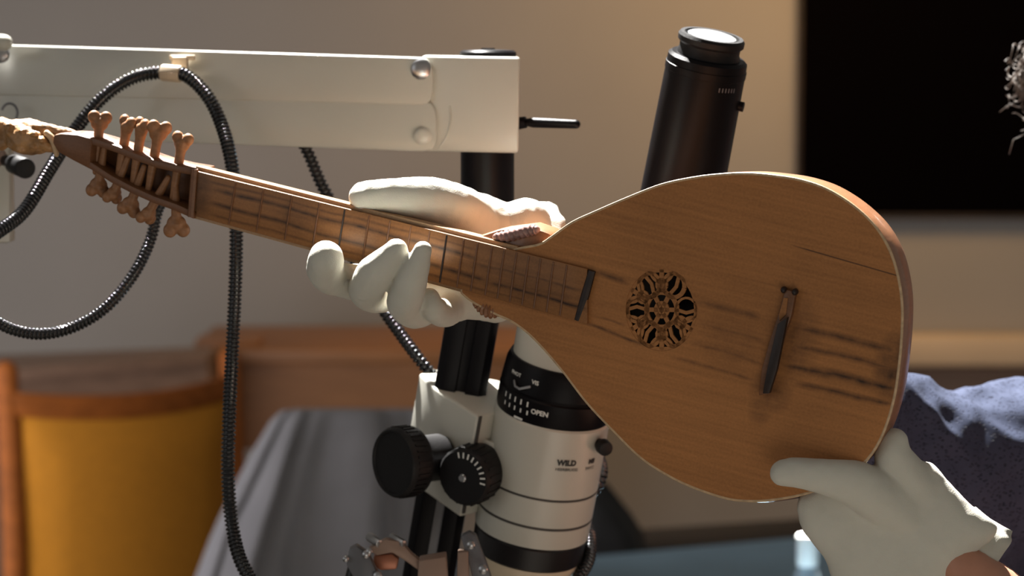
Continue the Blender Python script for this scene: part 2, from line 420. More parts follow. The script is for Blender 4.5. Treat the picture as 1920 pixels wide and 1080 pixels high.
for i in range(n):
    for k in range(m_):
        ff.append((gi(0, i, k), gi(0, i+1, k), gi(0, i+1, k+1), gi(0, i, k+1))); ff.append((gi(1, i, k), gi(1, i, k+1), gi(1, i+1, k+1), gi(1, i+1, k)))
for i in range(n): ff.append((gi(0, i, m_), gi(0, i+1, m_), gi(1, i+1, m_), gi(1, i, m_))); ff.append((gi(0, i+1, 0), gi(0, i, 0), gi(1, i, 0), gi(1, i+1, 0)))
for k in range(m_): ff.append((gi(0, 0, k+1), gi(0, 0, k), gi(1, 0, k), gi(1, 0, k+1))); ff.append((gi(0, n, k), gi(0, n, k+1), gi(1, n, k+1), gi(1, n, k)))
obj('back_cushion', MB().add((vv, ff)), 'chair_fabric', t, smooth=60)
obj('seat', MB().add(box(.0, cw, -.02, .42, .41, .47), lambda p: C(p.x, p.y, p.z)), 'chair_fabric', t, bevel=.015)
for x in (.0, cw): obj('leg', MB().add(box(x-.018, x+.018, .37, .41, 0, .41), lambda p: C(p.x, p.y, p.z)), 'chair_wood', t, bevel=.004)

# grey cloth thrown over a low stack / chair back
def loft(levels, nseg, fold, fs):
    """levels: (py, xl, xr, d, half_depth) -> closed loops"""
    vv = []; ff = []
    for li, (py, xl, xr, d, hd) in enumerate(levels):
        for k in range(nseg):
            a = 2*math.pi*k/nseg; c = math.copysign(abs(math.cos(a))**.6, math.cos(a)); s = math.copysign(abs(math.sin(a))**.7, math.sin(a))
            px = (xl+xr)/2+(xr-xl)/2*c; w = fold(k, li)
            vv.append(D(px+w*18*fs, py, d-hd*s-w*.035*fs))
    for i in range(len(levels)-1):
        for k in range(nseg): j = (k+1) % nseg; ff.append((i*nseg+k, i*nseg+j, (i+1)*nseg+j, (i+1)*nseg+k))
    ff.append(tuple(range(nseg))[::-1]); ff.append(tuple((len(levels)-1)*nseg+k for k in range(nseg)))
    return vv, ff
lv = [(766, 560, 770, 4.5, .02), (770, 530, 800, 4.5, .05), (790, 512, 812, 4.5, .07), (850, 478, 825, 4.48, .09), (930, 440, 840, 4.45, .12), (1010, 405, 850, 4.42, .15), (1100, 372, 860, 4.4, .18), (1250, 340, 880, 4.38, .2), (1500, 320, 900, 4.35, .21), (1800, 310, 905, 4.33, .22), (1990, 306, 910, 4.32, .22)]
def fold(k, li):
    a = k/96*2*math.pi; g = min(1, li/4)
    return g*(.55*math.sin(a*9+.25*li)+.45*math.sin(a*17+1+.2*li)+.3*math.sin(a*5-.4*li))
o = recenter(obj('draped_cloth', MB().add(loft(lv, 96, fold, 1)), 'grey_cloth', smooth=180)); tag(o, 'dull grey cloth draped to the floor between yellow chair and microscope', 'cloth')

# blue table
zt = .75
def ground(px, py, z):
    r = F+R*((px-960)/FPX)+U*((540-py)/FPX); return CAM+r*((z-CAM.z)/r.z)
f1 = ground(1090, 1046, zt); f2 = ground(1560, 1003, zt); f3 = ground(2300, 935, zt)
t = root('blue_table', Vector((.9, 2.6, 0)), 'table with a flat grey-blue top in the right background', 'table')
poly = [(f1.x-.02, f1.y), (f3.x, f3.y), (f3.x+.1, 1.4), (.25, 1.4)]
obj('table_top', MB().add(prism(poly, zt-.03, zt)), 'blue_table', t, bevel=.003)
for x, y in ((.32, 1.5), (f1.x+.03, f1.y-.15), (f3.x-.05, 1.5), (f3.x-.1, f3.y-.25)): obj('leg', MB().add(box(x, x+.04, y, y+.04, 0, zt-.03)), 'grey_metal', t, bevel=.003)
# dark brown bench behind it
p = D(1215, 992, 5.25); q = D(1800, 1060, 5.25)
t = root('dark_bench', Vector(((p.x+q.x)/2, p.y, 0)), 'low dark brown bench behind the blue table', 'bench')
zz = p.z
va = D(1228, 1029, 5.06); vb = D(1850, 985, 5.3)
dx = Vector((vb.x-va.x, vb.y-va.y)); L_ = dx.length; dx.normalize(); dyv = Vector((-dx.y, dx.x))
def Bn(p): return Vector((va.x+dx.x*p.x+dyv.x*p.y, va.y+dx.y*p.x+dyv.y*p.y, p.z))
obj('bench_top', MB().add(box(0, L_, 0, .2, va.z-.04, va.z), Bn), 'dark_wood', t, bevel=.005)
obj('front_board', MB().add(box(.02, L_-.02, .02, .05, va.z-.3, va.z-.04), Bn), 'dark_wood', t)
for x in (.03, L_-.08):
    for y in (.02, .14): obj('leg', MB().add(box(x, x+.05, y, y+.05, 0, va.z-.04), Bn), 'dark_wood', t)
# black bag slumped on the floor side of the table
mb = MB(); lv = [(905, 1105, 1135, 5.0, .02), (925, 1090, 1150, 5.0, .04), (960, 1070, 1178, 5.0, .06), (1000, 1050, 1205, 5.0, .07), (1050, 1040, 1215, 5.0, .08), (1100, 1030, 1215, 5.0, .08), (1300, 1020, 1215, 5.0, .09), (1700, 1020, 1215, 5.0, .09), (1780, 1040, 1200, 5.0, .08)]
o = recenter(obj('black_bag', mb.add(loft(lv, 48, lambda k, li: .25*math.sin(k/48*2*math.pi*4+li), 1)), 'black_vinyl', smooth=180)); tag(o, 'slumped black bag behind the left edge of the blue table', 'bag')
# bottle
bt = D(1514, 1003, 3.6); k_ = 3.6/FPX
t = root('bottle', Vector((bt.x, bt.y, zt)), 'small clear bottle with bright white cap on the blue table', 'bottle')
T = lambda p: Vector((bt.x+p.x, bt.y+p.y, p.z))
zc = D(1514, 1062, 3.6).z
obj('body', MB().add(lathe([(.015, zt), (.0175, zt+.004), (.0175, zc-.02), (.013, zc-.006), (.012, zc)], 24), T), 'bottle_clear', t)
obj('cap', MB().add(lathe([(.0125, zc), (.0135, zc+.002), (.0135, bt.z-.002), (.012, bt.z)], 24), T), 'bottle_plastic', t)

# ------------------------------------------------------------------ microscope
K = 1.85/FPX
th = math.radians(10); tl = math.radians(17)
A = (R*math.sin(th)*math.cos(tl)+U*math.cos(th)*math.cos(tl)-F*math.sin(tl)).normalized()
Bv = ((-F)-A*(-F).dot(A)).normalized(); Ra = (-Bv).cross(A).normalized()
MC = D(1034, 784, 1.85)
def MS(p): return MC+Ra*(p.x*K)+Bv*(-p.y*K)+A*(p.z*K)     # local: x right, y away from the camera, z along the tube (units: px)
scope = root('stereo_microscope', D(-60, 1000, 2.0)*1, 'white and black stereo microscope hanging from a long white boom arm', 'microscope')
obj('body_tube', MB().add(lathe([(90, -262), (100, -225), (109, -222), (110, -184), (107.5, -182), (107.5, -180), (110, -178), (110, -126), (108, -124), (108, -122), (110, -120), (109, 12), (105, 17), (60, 17)], 72), MS), 'white_enamel', scope, smooth=30)
obj('groove', MB().add(lathe([(108.8, -183), (108.8, -179)], 72, False)).add(lathe([(109.2, -124.5), (109.2, -121.5)], 72, False)) if 0 else MB().add(lathe([(108.6, -183.2), (109.9, -183.2), (109.9, -178.8), (108.6, -178.8)], 72, False), MS).add(lathe([(108.8, -125), (109.9, -125), (109.9, -121.3), (108.8, -121.3)], 72, False), MS), 'groove_black', scope)
obj('objective_collar', MB().add(lathe([(100, -272), (106, -268), (107, -228), (104, -224), (95, -224)], 64), MS), 'black_paint', scope, label='black collar under the white tube')
obj('objective_lens_ring', MB().add(lathe([(66, -335), (80, -330), (88, -312), (101, -282), (102, -272), (90, -270)], 64), MS), 'cream_ring', scope, label='cream ring around the lens')
obj('lens', MB().add(lathe([(10, -338), (50, -336), (70, -330), (70, -325)], 48), MS), 'lens_glass', scope)
zr = obj('aperture_ring', MB().add(lathe([(90, 14), (106, 16), (108, 24), (108, 60), (105, 63), (105, 66), (107, 69), (103, 110), (98, 122), (80, 124)], 72), MS), 'black_satin', scope, label='black adjusting ring with white marks')
obj('upper_tube', MB().add(lathe([(93, 118), (94, 190), (92, 215), (60, 220)], 64), MS), 'white_enamel', scope)
obj('prism_housing', MB().add(box(-70, 235, -65, 75, 205, 330), MS), 'white_enamel', scope, bevel=.006, segs=3)
# eyepiece
E = lambda p: MS(Vector((p.x+160, p.y, p.z)))
ep = obj('eyepiece_tube', MB().add(lathe([(80, 328), (80, 350), (76, 360), (75, 480), (72.5, 716), (72, 728), (66, 733), (60, 733)], 64), E), 'black_satin', scope)
obj('ring', MB().add(lathe([(71, 716), (74.5, 718), (74.5, 728), (70, 731)], 64, False).__class__((lathe([(70, 700), (73.8, 702), (73.8, 714), (70, 716)], 64))), E), 'black_satin', ep)
obj('eyecup', MB().add(lathe([(58, 730), (58, 736), (55, 742), (55, 752), (60, 757), (60.5, 766), (57, 771), (50, 771), (46, 762)], 64), E), 'black_rubber', ep)
obj('eye_lens', MB().add(lathe([(44, 764), (44, 770), (38, 773), (20, 776), (3, 777)], 48), E), 'lens_glass', ep)
mb = MB()
def wrap(vf, r, ang, z, frame):
    v, f = vf; c = []
    for x, y, _ in v:
        a = ang+x/r; c.append(frame(Vector((r*math.sin(a), -r*math.cos(a), z+y))))
    return c, f
obj('engraving', MB().add(wrap(text_mesh('M3', 9), 74.3, .62, 690, E)), 'grey_metal', ep) if 0 else None
mb = MB()
for i in range(6): mb.add(wrap(([(-1.2, -4, 0), (1.2, -4, 0), (1.2, 4, 0), (-1.2, 4, 0)], [(0, 1, 2, 3)]), 73.9, .38+i*.09, 688, E))
obj('scale_marks', mb, 'grey_metal', ep)
obj('set_screw', MB().add(sweep([E(Vector((70, -18, 655))), E(Vector((79, -20, 655)))], [9*K, 9*K], 12)), 'black_satin', ep)

# printed writing
mb = MB().add(wrap(text_mesh('OPEN', 13, .4), 108.4, -.40+.16, 42, MS))
mb.add(wrap(text_mesh('VIS', 11, .3), 105.9, -.42, 96, MS)).add(wrap(text_mesh('PHOT', 10, .2), 106.1, -.86, 98, MS))
for i in range(5):
    a = -1.02+i*.135
    mb.add(wrap(([(-1.6, -5, 0), (1.6, -5, 0), (1.6, 5, 0), (-1.6, 5, 0)], [(0, 1, 2, 3)]), 108.4, a, 52, MS)).add(wrap(([(-1.6, -4, 0), (1.6, -4, 0), (1.6, 4, 0), (-1.6, 4, 0)], [(0, 1, 2, 3)]), 108.4, a+.02, 36, MS))
mb.add(wrap(([(-10, -2, 0), (10, -2, 0), (10, 2, 0), (-10, 2, 0)], [(0, 1, 2, 3)]), 108.4, -.62, 20, MS))
obj('lettering', mb, 'print_white', zr, label='white marks and the word OPEN')
obj('index_tab', MB().add(sweep([MS(Vector((r_*math.sin(a), -r_*math.cos(a), z))) for r_, a, z in ((107, -.86, 84), (113, -.76, 78), (114, -.66, 77), (108, -.5, 86))], [2.4*K]*4, 8, round_caps=True)), 'steel', zr)
mb = MB().add(wrap(text_mesh('WILD', 15, .9), 110.4, .38, -46, MS)).add(wrap(text_mesh('M8', 13, .7), 110.4, .90, -46, MS))
mb.add(wrap(text_mesh('HEERBRUGG', 8, .1), 110.4, .40, -59, MS)).add(wrap(text_mesh('SWITZ', 8, .1), 110.4, .88, -59, MS))
obj('maker_lettering', mb, 'print_black', scope, label='black printed WILD lettering on the white tube')
# lock screw at the right
obj('lock_screw', MB().add(sweep([MS(Vector((92, -58, -12))), MS(Vector((104, -72, -12)))], [10*K, 10*K], 16)).add(sweep([MS(Vector((100, -68, -12))), MS(Vector((108, -84, -12)))], [15*K, 14*K], 20)), 'black_rubber', scope, bevel=.0006)

# focus block
bp_ = [(-262, -123), (-235, -63), (-137, 62), (-118, 40), (-104, 22), (-50, 20), (-50, -90), (-80, -140), (-110, -165), (-240, -165)]
blk = [(x, -y) for x, y in bp_]
obj('focus_block', MB().add(prism(blk, -204, 0), MS), 'white_enamel', scope, bevel=.0018, segs=3)
obj('block_seam', MB().add(prism([(-139, -59), (-136, -64), (-130, -58), (-133, -54)], -203, .4), MS), 'groove_black', scope) if 0 else None
mb = MB().add(prism([(-134, -61.5), (-132.2, -63), (-128, -58), (-130, -56.5)], -195, .6), MS)
obj('seam', mb, 'groove_black', scope)
# column (tilted part)
cs = []
for i in range(8): a = math.radians(22.5+45*i); cs.append((-178+54*math.cos(a)*1.05, 98+54*math.sin(a)*1.05))
cc = (-178, 98); w = 50
sec = [(-w, -w+14), (-w+14, -w), (-9, -w), (-9, -w+10), (9, -w+10), (9, -w), (w-14, -w), (w, -w+14), (w, w), (-w, w)]
obj('column', MB().add(prism([(cc[0]+x, cc[1]+y) for x, y in sec], -640, 175), MS), 'black_satin', scope, bevel=.0008)
obj('column_slot', MB().add(box(cc[0]-8.5, cc[0]+8.5, cc[1]-w+8.5, cc[1]-w+11, -638, -206), MS), 'grey_metal', scope)
# joint between the tilted and the upright column
jc = MS(Vector((cc[0], cc[1], 175))); uc = D(914, 500, 1.885)
obj('swivel_joint', MB().add(sweep([jc, jc.lerp(uc, .5), uc], [52*K, 58*K, 52*K], 28, round_caps=True)), 'black_paint', scope)
ut = D(914, 286, 1.885); ul = Vector((uc.x, uc.y, uc.z)); utz = ut.z
obj('upright_column', MB().add(lathe([(51*K, uc.z-.01), (51*K, utz+.01)], 40), lambda p: Vector((uc.x+p.x, uc.y+p.y, p.z))), 'black_satin', scope)

# focus knob (left): axis to the left and towards the camera
def knob_frame(c, dirxy):
    d = (Ra*dirxy[0]+Bv*dirxy[1]+A*(dirxy[2] if len(dirxy) > 2 else 0)).normalized(); s = d.cross(A).normalized(); u = s.cross(d)
    return lambda p: c+s*(p.x*K)+u*(p.y*K)+d*(p.z*K)
kc = MS(Vector((-196, -15, -110)))
kf = knob_frame(kc, (-.74, .67))
kn = obj('focus_knob', MB().add(lathe([(40, -10), (44, 0), (44, 52), (48, 58), (64, 62), (66, 66), (66, 104), (62, 110), (58, 110), (56, 107), (4, 106)], 56), kf), 'black_rubber', scope, label='large black focus knob')
for i in range(36):
    a = i/36*2*math.pi
    obj('grip_rib', MB().add(box(-2.4, 2.4, -1.2, 1.8, 72, 98), lambda p, a=a: kf(Vector(((66+p.y)*math.cos(a)-p.x*math.sin(a), (66+p.y)*math.sin(a)+p.x*math.cos(a), p.z)))), 'black_rubber', kn)
# magnification dial
dc = MS(Vector((-120, -60, -108)))
df = knob_frame(dc, (-.46, .89))
dl = obj('magnification_dial', MB().add(lathe([(50, -22), (54, 0), (55.5, 20), (54.5, 46), (50, 52), (3, 53)], 60), df), 'black_rubber', scope, label='black dial with white marks')
obj('dial_screw', MB().add(lathe([(8, 50), (8, 55), (6, 57), (1, 57)], 20), df), 'steel', dl)
for i in range(44):
    a = i/44*2*math.pi
    obj('grip_rib', MB().add(box(-1.8, 1.8, -1, 1.6, 4, 44), lambda p, a=a: df(Vector(((55+p.y)*math.cos(a)-p.x*math.sin(a), (55+p.y)*math.sin(a)+p.x*math.cos(a), p.z)))), 'black_rubber', dl) if i % 2 == 0 else None
mb = MB()
for i in range(9):
    a = math.pi*(.62-.075*i)+math.pi
    for rr, hh in ((44, 3.2), (49.5, 2.2)):
        mb.add(box(-1.5, 1.5, -hh, hh, 53.2, 53.8), lambda p, a=a, rr=rr: df(Vector(((rr-3+p.y)*math.cos(a)-p.x*math.sin(a), -(rr-3+p.y)*math.sin(a)-p.x*math.cos(a), p.z))))
obj('dial_marks', mb, 'print_white', dl)
obj('dial_rim', MB().add(lathe([(50, -30), (57, -26), (57, -20), (50, -18)], 48), df), 'white_enamel', scope)

# boom arm
def AB(px, py, d): return D(px, py, d)
def armdepth(px): return 1.955-(px/900)*.10
def bar(xl, yl_t, yl_b, xr, yr_t, yr_b, off, thick, rnd=True):
    """side plate whose right end is rounded; front outline from pixels on the arm's slanting plane, thickness in metres"""
    pts = [(xl, yl_t), ((xl+xr)/2, (yl_t+yr_t)/2)]
    h = (yr_b-yr_t)/2; c = (xr-h*.55, (yr_t+yr_b)/2)
    for k in range(9):
        a = math.pi/2-math.pi*k/8; ca, sa = math.cos(a), math.sin(a)
        pts.append((c[0]+h*.55*abs(ca)**.6*1.0, c[1]-h*math.copysign(abs(sa)**.8, sa)))
    pts += [((xl+xr)/2, (yl_b+yr_b)/2), (xl, yl_b)]
    n = len(pts); v = [AB(x, y, armdepth(x)+off) for x, y in pts]; v += [p+Vector((0, thick, 0)) for p in v]
    return v, [tuple(range(n))[::-1], tuple(range(n, 2*n))]+[(i, (i+1) % n, n+(i+1) % n, n+i) for i in range(n)]
obj('upper_link', MB().add(bar(-140, 80, 176, 812, 108, 197, 0, .045)), 'white_enamel', scope, bevel=.0012, segs=3)
obj('lower_link', MB().add(bar(-140, 172, 252, 819, 190, 284, .0006, .043)), 'white_enamel', scope, bevel=.0012, segs=3)
# end bracket
vb = [(790, 104), (975, 107), (972, 287), (798, 284)]
v = [AB(x, y, armdepth(x)+.004) for x, y in vb]; v += [p+Vector((0, .055, 0)) for p in v]
obj('end_bracket', MB().add((v, [(3, 2, 1, 0), (4, 5, 6, 7)]+[(i, (i+1) % 4, 4+(i+1) % 4, 4+i) for i in range(4)])), 'white_enamel', scope, bevel=.0022, segs=3)
for (x, y, r_) in ((790, 130, 20), (793, 256, 17)):
    c = AB(x, y, armdepth(x)); T = lambda p, c=c: c+Vector((p.x*K, -p.z*K, p.y*K))
    obj('pivot_bolt', MB().add(lathe([(r_, -1), (r_, 3), (r_*.85, 6), (r_*.5, 8.5), (1, 9)], 28), T), 'steel' if y < 200 else 'white_enamel', scope)
# curved seam pressed into the bracket
sp = catmull([(843, 198), (845, 225), (838, 255), (824, 277)], 6)
obj('bracket_ridge', MB().add(sweep([AB(x, y, armdepth(x)+.0035) for x, y in sp], [1.6*K]*len(sp), 6)), 'white_enamel', scope)
cc_ = D(915, 101, 1.885); T = lambda p: cc_+Vector((p.x*K, p.y*K, p.z*K))
obj('column_cap', MB().add(lathe([(50, -8), (54, -5), (54, 3), (49, 7), (20, 8.5), (14, 8.5), (13, 11), (1, 11.5)], 48), T), 'black_satin', scope, label='round black cap on the column')
# clamp lever
l0 = D(968, 232, 1.87); l1 = D(986, 229, 1.868); l2 = D(1000, 230, 1.865); l3 = D(1080, 233, 1.855)
lvr = obj('clamp_lever', MB().add(sweep([l0, l1], [12*K, 11*K], 16)).add(sweep([l1.lerp(l2, -.3), l2, l2.lerp(l3, .5), l3], [6*K, 9.5*K, 9*K, 8.5*K], 16, round_caps=True)), 'black_satin', scope)
# left pivot, post and knobs
obj('left_pivot', MB().add(sweep([AB(-20, 78, 1.93), AB(8, 80, 1.93)], [17*K, 16*K], 20, round_caps=True)), 'white_enamel', scope)
c = AB(2, 102, 1.945); T = lambda p, c=c: c+Vector((p.x*K, -p.z*K, p.y*K))
obj('pivot_bolt', MB().add(lathe([(17, -4), (17, 3), (14, 7), (8, 9), (1, 9.5)], 28), T), 'steel', scope)
lp = D(-28, 300, 1.97); lb = D(-28, 455, 1.97)
obj('support_sleeve', MB().add(box(-53*K, 53*K, -30*K, 30*K, lb.z, lp.z+.012), lambda p: Vector((lp.x+p.x, lp.y+p.y, p.z))), 'white_enamel', scope, bevel=.002)
obj('support_pole', MB().add(lathe([(.016, .0), (.016, D(0, 80, 1.97).z)], 32), lambda p: Vector((lp.x-.03+p.x, lp.y+.0+p.y, p.z))), 'black_satin', scope)
obj('base', MB().add(lathe([(.2, 0), (.2, .03), (.18, .045), (.03, .05)], 48), lambda p: Vector((lp.x-.03+p.x, lp.y+p.y, p.z))), 'white_enamel', scope)
k0 = D(8, 300, 1.945); k1 = D(48, 316, 1.90)
obj('clamp_knob', MB().add(sweep([k0, k0.lerp(k1, .45), k0.lerp(k1, .46), k1], [11*K, 11*K, 19*K, 20*K], 24)), 'black_rubber', scope, bevel=.0005)
obj('clamp_stub', MB().add(sweep([D(12, 290, 1.945), D(-20, 310, 1.945)], [13*K]*2, 16)), 'tan_metal', scope)
rp = [D(18+15*math.cos(a), 212+18*math.sin(a), 1.94) for a in [math.pi*(-.9+1.1*i/10) for i in range(11)]]
obj('wire_loop', MB().add(sweep(rp, [2.6*K]*11, 8)), 'grey_metal', scope)

# articulated holder under the focus block
hold = root('articulated_clamp', D(720, 1100, 1.8), 'small jointed metal clamp arm with bright screws below the focus knob', 'clamp')
def plate(pts, d, thick, m, name, bevel=.0008):
    n = len(pts); v = [D(x, y, dd) for (x, y), dd in zip(pts, d if isinstance(d, (list, tuple)) else [d]*n)]; v += [p+Vector((0, thick, 0)) for p in v]
    return obj(name, MB().add((v, [tuple(range(n))[::-1], tuple(range(n, 2*n))]+[(i, (i+1) % n, n+(i+1) % n, n+i) for i in range(n)])), m, hold, bevel=bevel)
plate([(655, 1030), (668, 1024), (690, 1040), (735, 1130), (700, 1150), (650, 1060)], 1.79, .012, 'grey_metal', 'side_link')
plate([(690, 1030), (722, 1012), (752, 1016), (770, 1038), (800, 1062), (796, 1078), (760, 1052), (735, 1036), (706, 1042)], 1.80, .010, 'tan_metal', 'curved_link')
plate([(700, 1042), (735, 1038), (748, 1048), (744, 1068), (712, 1070), (700, 1060)], 1.805, .015, 'copper', 'copper_pad', .0015)
plate([(864, 1006), (880, 998), (892, 1004), (912, 1056), (930, 1110), (896, 1120), (880, 1060)], 1.80, .010, 'grey_metal', 'side_link')
plate([(858, 1036), (878, 1034), (880, 1130), (856, 1130)], 1.795, .012, 'tan_metal', 'side_link')
plate([(785, 1052), (836, 1044), (842, 1130), (780, 1130)], 1.795, .02, 'tan_metal', 'cross_block')
for (x, y, r_) in ((686, 1040, 7), (692, 1034, 6), (708, 1080, 8), (883, 1022, 7.5), (906, 1068, 8.5), (648, 1048, 6)):
    c = D(x, y, 1.788); T = lambda p, c=c: c+Vector((p.x*K, -p.z*K, p.y*K))
    obj('screw', MB().add(lathe([(r_, -6), (r_, 1), (r_*.7, 3), (1, 4)], 16), T), 'steel', hold)
for (x0, y0, x1, y1, r_) in ((692, 1006, 712, 1020, 9), (734, 1006, 758, 1020, 8)):
    obj('thumb_nut', MB().add(sweep([D(x0, y0, 1.81), D(x1, y1, 1.80)], [r_*K, r_*K*.9], 8)), 'steel', hold, bevel=.0004)
obj('lower_rod', MB().add(sweep([D(668, 1050, 1.80), D(640, 1150, 1.80), D(640, 1250, 1.8)], [12*K]*3, 14)), 'black_paint', hold)

# gooseneck cables
def cable(name, pts, r, pitch, label, parent=None, m='cable_black', rib=.74):
    c = catmull(pts, 14); P = [D(q[0], q[1], q[2]) for q in c]
    ln = [0]
    for i in range(1, len(P)): ln.append(ln[-1]+(P[i]-P[i-1]).length)
    n = max(4, int(ln[-1]/(pitch*K*.5))); path = []; j = 0
    for i in range(n+1):
        s = ln[-1]*i/n
        while j < len(ln)-2 and ln[j+1] < s: j += 1
        path.append(P[j].lerp(P[j+1], (s-ln[j])/max(1e-9, ln[j+1]-ln[j])))
    pth = []; rad = []
    for i, p in enumerate(path[:-1]):
        q = path[i+1]; rr = r*K
        if i % 2 == 0: pth += [p, p.lerp(q, .35), p.lerp(q, .8)]; rad += [rr*.93, rr, rr]
        else: pth += [p, p.lerp(q, .3), p.lerp(q, .85)]; rad += [rr*.93, rr*rib, rr*rib]
    o = obj(name, MB().add(sweep(pth, rad, 14)), m, parent, smooth=50)
    if parent is None: tag(o, label, 'cable', 'ribbed black gooseneck cables')
    return o
cable('gooseneck_cable', [(-60, 470, 1.80), (0, 432, 1.82), (48, 392, 1.84), (95, 315, 1.86), (140, 245, 1.88), (190, 185, 1.89), (245, 148, 1.895), (300, 136, 1.895), (345, 140, 1.89), (385, 175, 1.885), (412, 225, 1.88), (431, 290, 1.87), (440, 360, 1.865), (443, 450, 1.86), (440, 560, 1.855), (434, 680, 1.85), (429, 800, 1.84), (428, 900, 1.84), (436, 990, 1.84), (455, 1060, 1.83), (500, 1130, 1.82)], 13.5, 8, 'ribbed black cable clipped to the arm and hanging down past the yellow chair')
cable('gooseneck_cable', [(-70, 560, 1.80), (-20, 595, 1.81), (25, 618, 1.82), (80, 626, 1.83), (140, 612, 1.84), (200, 575, 1.85), (250, 515, 1.86), (282, 450, 1.87), (300, 385, 1.875), (335, 365, 1.88), (420, 390, 1.885), (520, 415, 1.89), (640, 450, 1.90), (800, 500, 1.91), (870, 520, 1.90)], 11.5, 8, 'black ribbed cable drooping in a loop below the pegs of the lute')
cable('gooseneck_cable', [(565, 262, 1.93), (580, 292, 1.93), (600, 340, 1.93), (625, 390, 1.93), (660, 480, 1.93), (712, 570, 1.92), (750, 625, 1.91), (785, 672, 1.90), (825, 722, 1.90)], 12.5, 10, 'black spiral cable running behind the left gloved hand down to the focus block', rib=.72)
cable('gooseneck_cable', [(1050, 800, 1.96), (1100, 832, 1.95), (1125, 868, 1.93), (1122, 905, 1.92), (1085, 955, 1.925), (1104, 1000, 1.90), (1104, 1045, 1.88), (1084, 1085, 1.865), (1050, 1140, 1.86)], 13.5, 9, 'black ribbed cable curling behind the lower right side of the microscope tube')
# cable clip on the arm
clip = root('cable_clip', D(330, 125, 1.90), 'beige plastic clip holding the ribbed cable on the white arm', 'clip')
obj('clip_base', MB().add(box(-24*K, 24*K, -.003, .004, -5*K, 5*K), lambda p: D(342, 108, 1.905)+p), 'clip_plastic', clip, bevel=.0008)
obj('clip_stem', MB().add(box(-16*K, 14*K, -.004, .008, -12*K, 12*K), lambda p: D(338, 118, 1.905)+p), 'clip_plastic', clip, bevel=.001)
obj('clip_sleeve', MB().add(sweep([D(304, 136, 1.895), D(339, 139, 1.891)], [16.5*K]*2, 8)), 'clip_plastic', clip, bevel=.0004)

# ------------------------------------------------------------------ the lute-like instrument
lute = root('carved_lute', IM, 'old brown wooden lute held up slantwise in two white gloved hands', 'lute')
OUT = [(1010, 459), (1035, 444), (1072, 418), (1115, 398), (1180, 370), (1240, 347), (1300, 334), (1350, 328), (1400, 326), (1450, 330), (1500, 338), (1550, 355), (1600, 386), (1640, 424), (1668, 470), (1684, 522), (1691, 575), (1690, 630), (1685, 685), (1676, 745), (1659, 803), (1636, 848), (1605, 880), (1558, 908), (1500, 928), (1440, 938), (1400, 939), (1360, 934), (1300, 914), (1250, 890), (1200, 857), (1150, 808), (1100, 755), (1050, 690), (1000, 634), (962, 604), (932, 590), (902, 575), (874, 557), (866, 540), (900, 500), (960, 470)]
ol = [uv(*p) for p in OUT]; ol = [tuple(p) for p in catmull(ol, 5, True)]
n = len(ol)
hole = [(.0213*math.cos(2*math.pi*i/48), .0236*math.sin(2*math.pi*i/48)) for i in range(48)]
hr = uv(1240, 581); hole = [(hr[0]+x, hr[1]+y) for x, y in hole]
# soundboard with the round sound hole really cut out
bm = bmesh.new()
vo = [bm.verts.new((*p, 0)) for p in ol]; vh = [bm.verts.new((*p, 0)) for p in hole]
es = [bm.edges.new((vo[i], vo[(i+1) % n])) for i in range(n)]+[bm.edges.new((vh[i], vh[(i+1) % 48])) for i in range(48)]
bmesh.ops.triangle_fill(bm, edges=es, use_beauty=True)
kill = [f for f in bm.faces if (((f.calc_center_median().x-hr[0])/.0213)**2+((f.calc_center_median().y-hr[1])/.0236)**2) < .93 and all(v in set(vh) for v in f.verts)]
bmesh.ops.delete(bm, geom=kill, context='FACES')
r_ = bmesh.ops.extrude_face_region(bm, geom=list(bm.faces)); bmesh.ops.translate(bm, vec=(0, 0, -.0022), verts=[g for g in r_['geom'] if isinstance(g, bmesh.types.BMVert)])
bm.verts.index_update(); bm.verts.ensure_lookup_table()
sb = ([IM @ v.co for v in bm.verts], [tuple(v.index for v in f.verts) for f in bm.faces]); bm.free()
board = obj('soundboard', MB().add(sb), 'soundboard_wood', lute, smooth=30)
# ribs and rounded back
cen = (hr[0]+.045, hr[1])
def ring(sc, h, bulge=0):
    out = []
    for i, (x, y) in enumerate(ol):
        px = OUT[min(int(i/5), len(OUT)-1)]
        k = 0
        if bulge:
            if px[1] > 880 and 1430 < px[0] < 1660: k = bulge
            if px[1] > 575 and 900 < px[0] < 1060: k = bulge*.4
        s = sc
        out.append((cen[0]+(x-cen[0])*s, cen[1]+(y-cen[1])*s-k, h))
    return out
rings = [ring(.992, -.0015), ring(1.0, -.004), ring(1.002, -.014, .0035), ring(.992, -.026, .0045), ring(.955, -.040), ring(.84, -.054), ring(.66, -.062), ring(.4, -.067), ring(.1, -.069)]
vv = [p for r0 in rings for p in r0]; ff = []
for k in range(len(rings)-1):
    for i in range(n): j = (i+1) % n; ff.append((k*n+i, k*n+j, (k+1)*n+j, (k+1)*n+i))
ff.append(tuple((len(rings)-1)*n+i for i in range(n)))
obj('bowl', MB().add((vv, ff), IT), 'rib_wood', lute, smooth=180, label='glossy rounded wooden bowl')
# edge binding; its pale colour also stands in for the lit rim
path = [I(x, y, -.0006) for x, y in ol]; path.append(path[0])
obj('edge_binding', MB().add(sweep(path, [.00085]*len(path), 8)), 'bone_edge', lute, label='pale thin edging around the soundboard')
# added dark cup under the rose, painting the shade inside the body
obj('hole_shade_cup', MB().add(lathe([(.024, -.0023), (.026, -.02), (.001, -.03)], 40, False), lambda p: I(hr[0]+p.x, hr[1]+p.y, p.z)), 'dark_inlay_and_shade', lute)
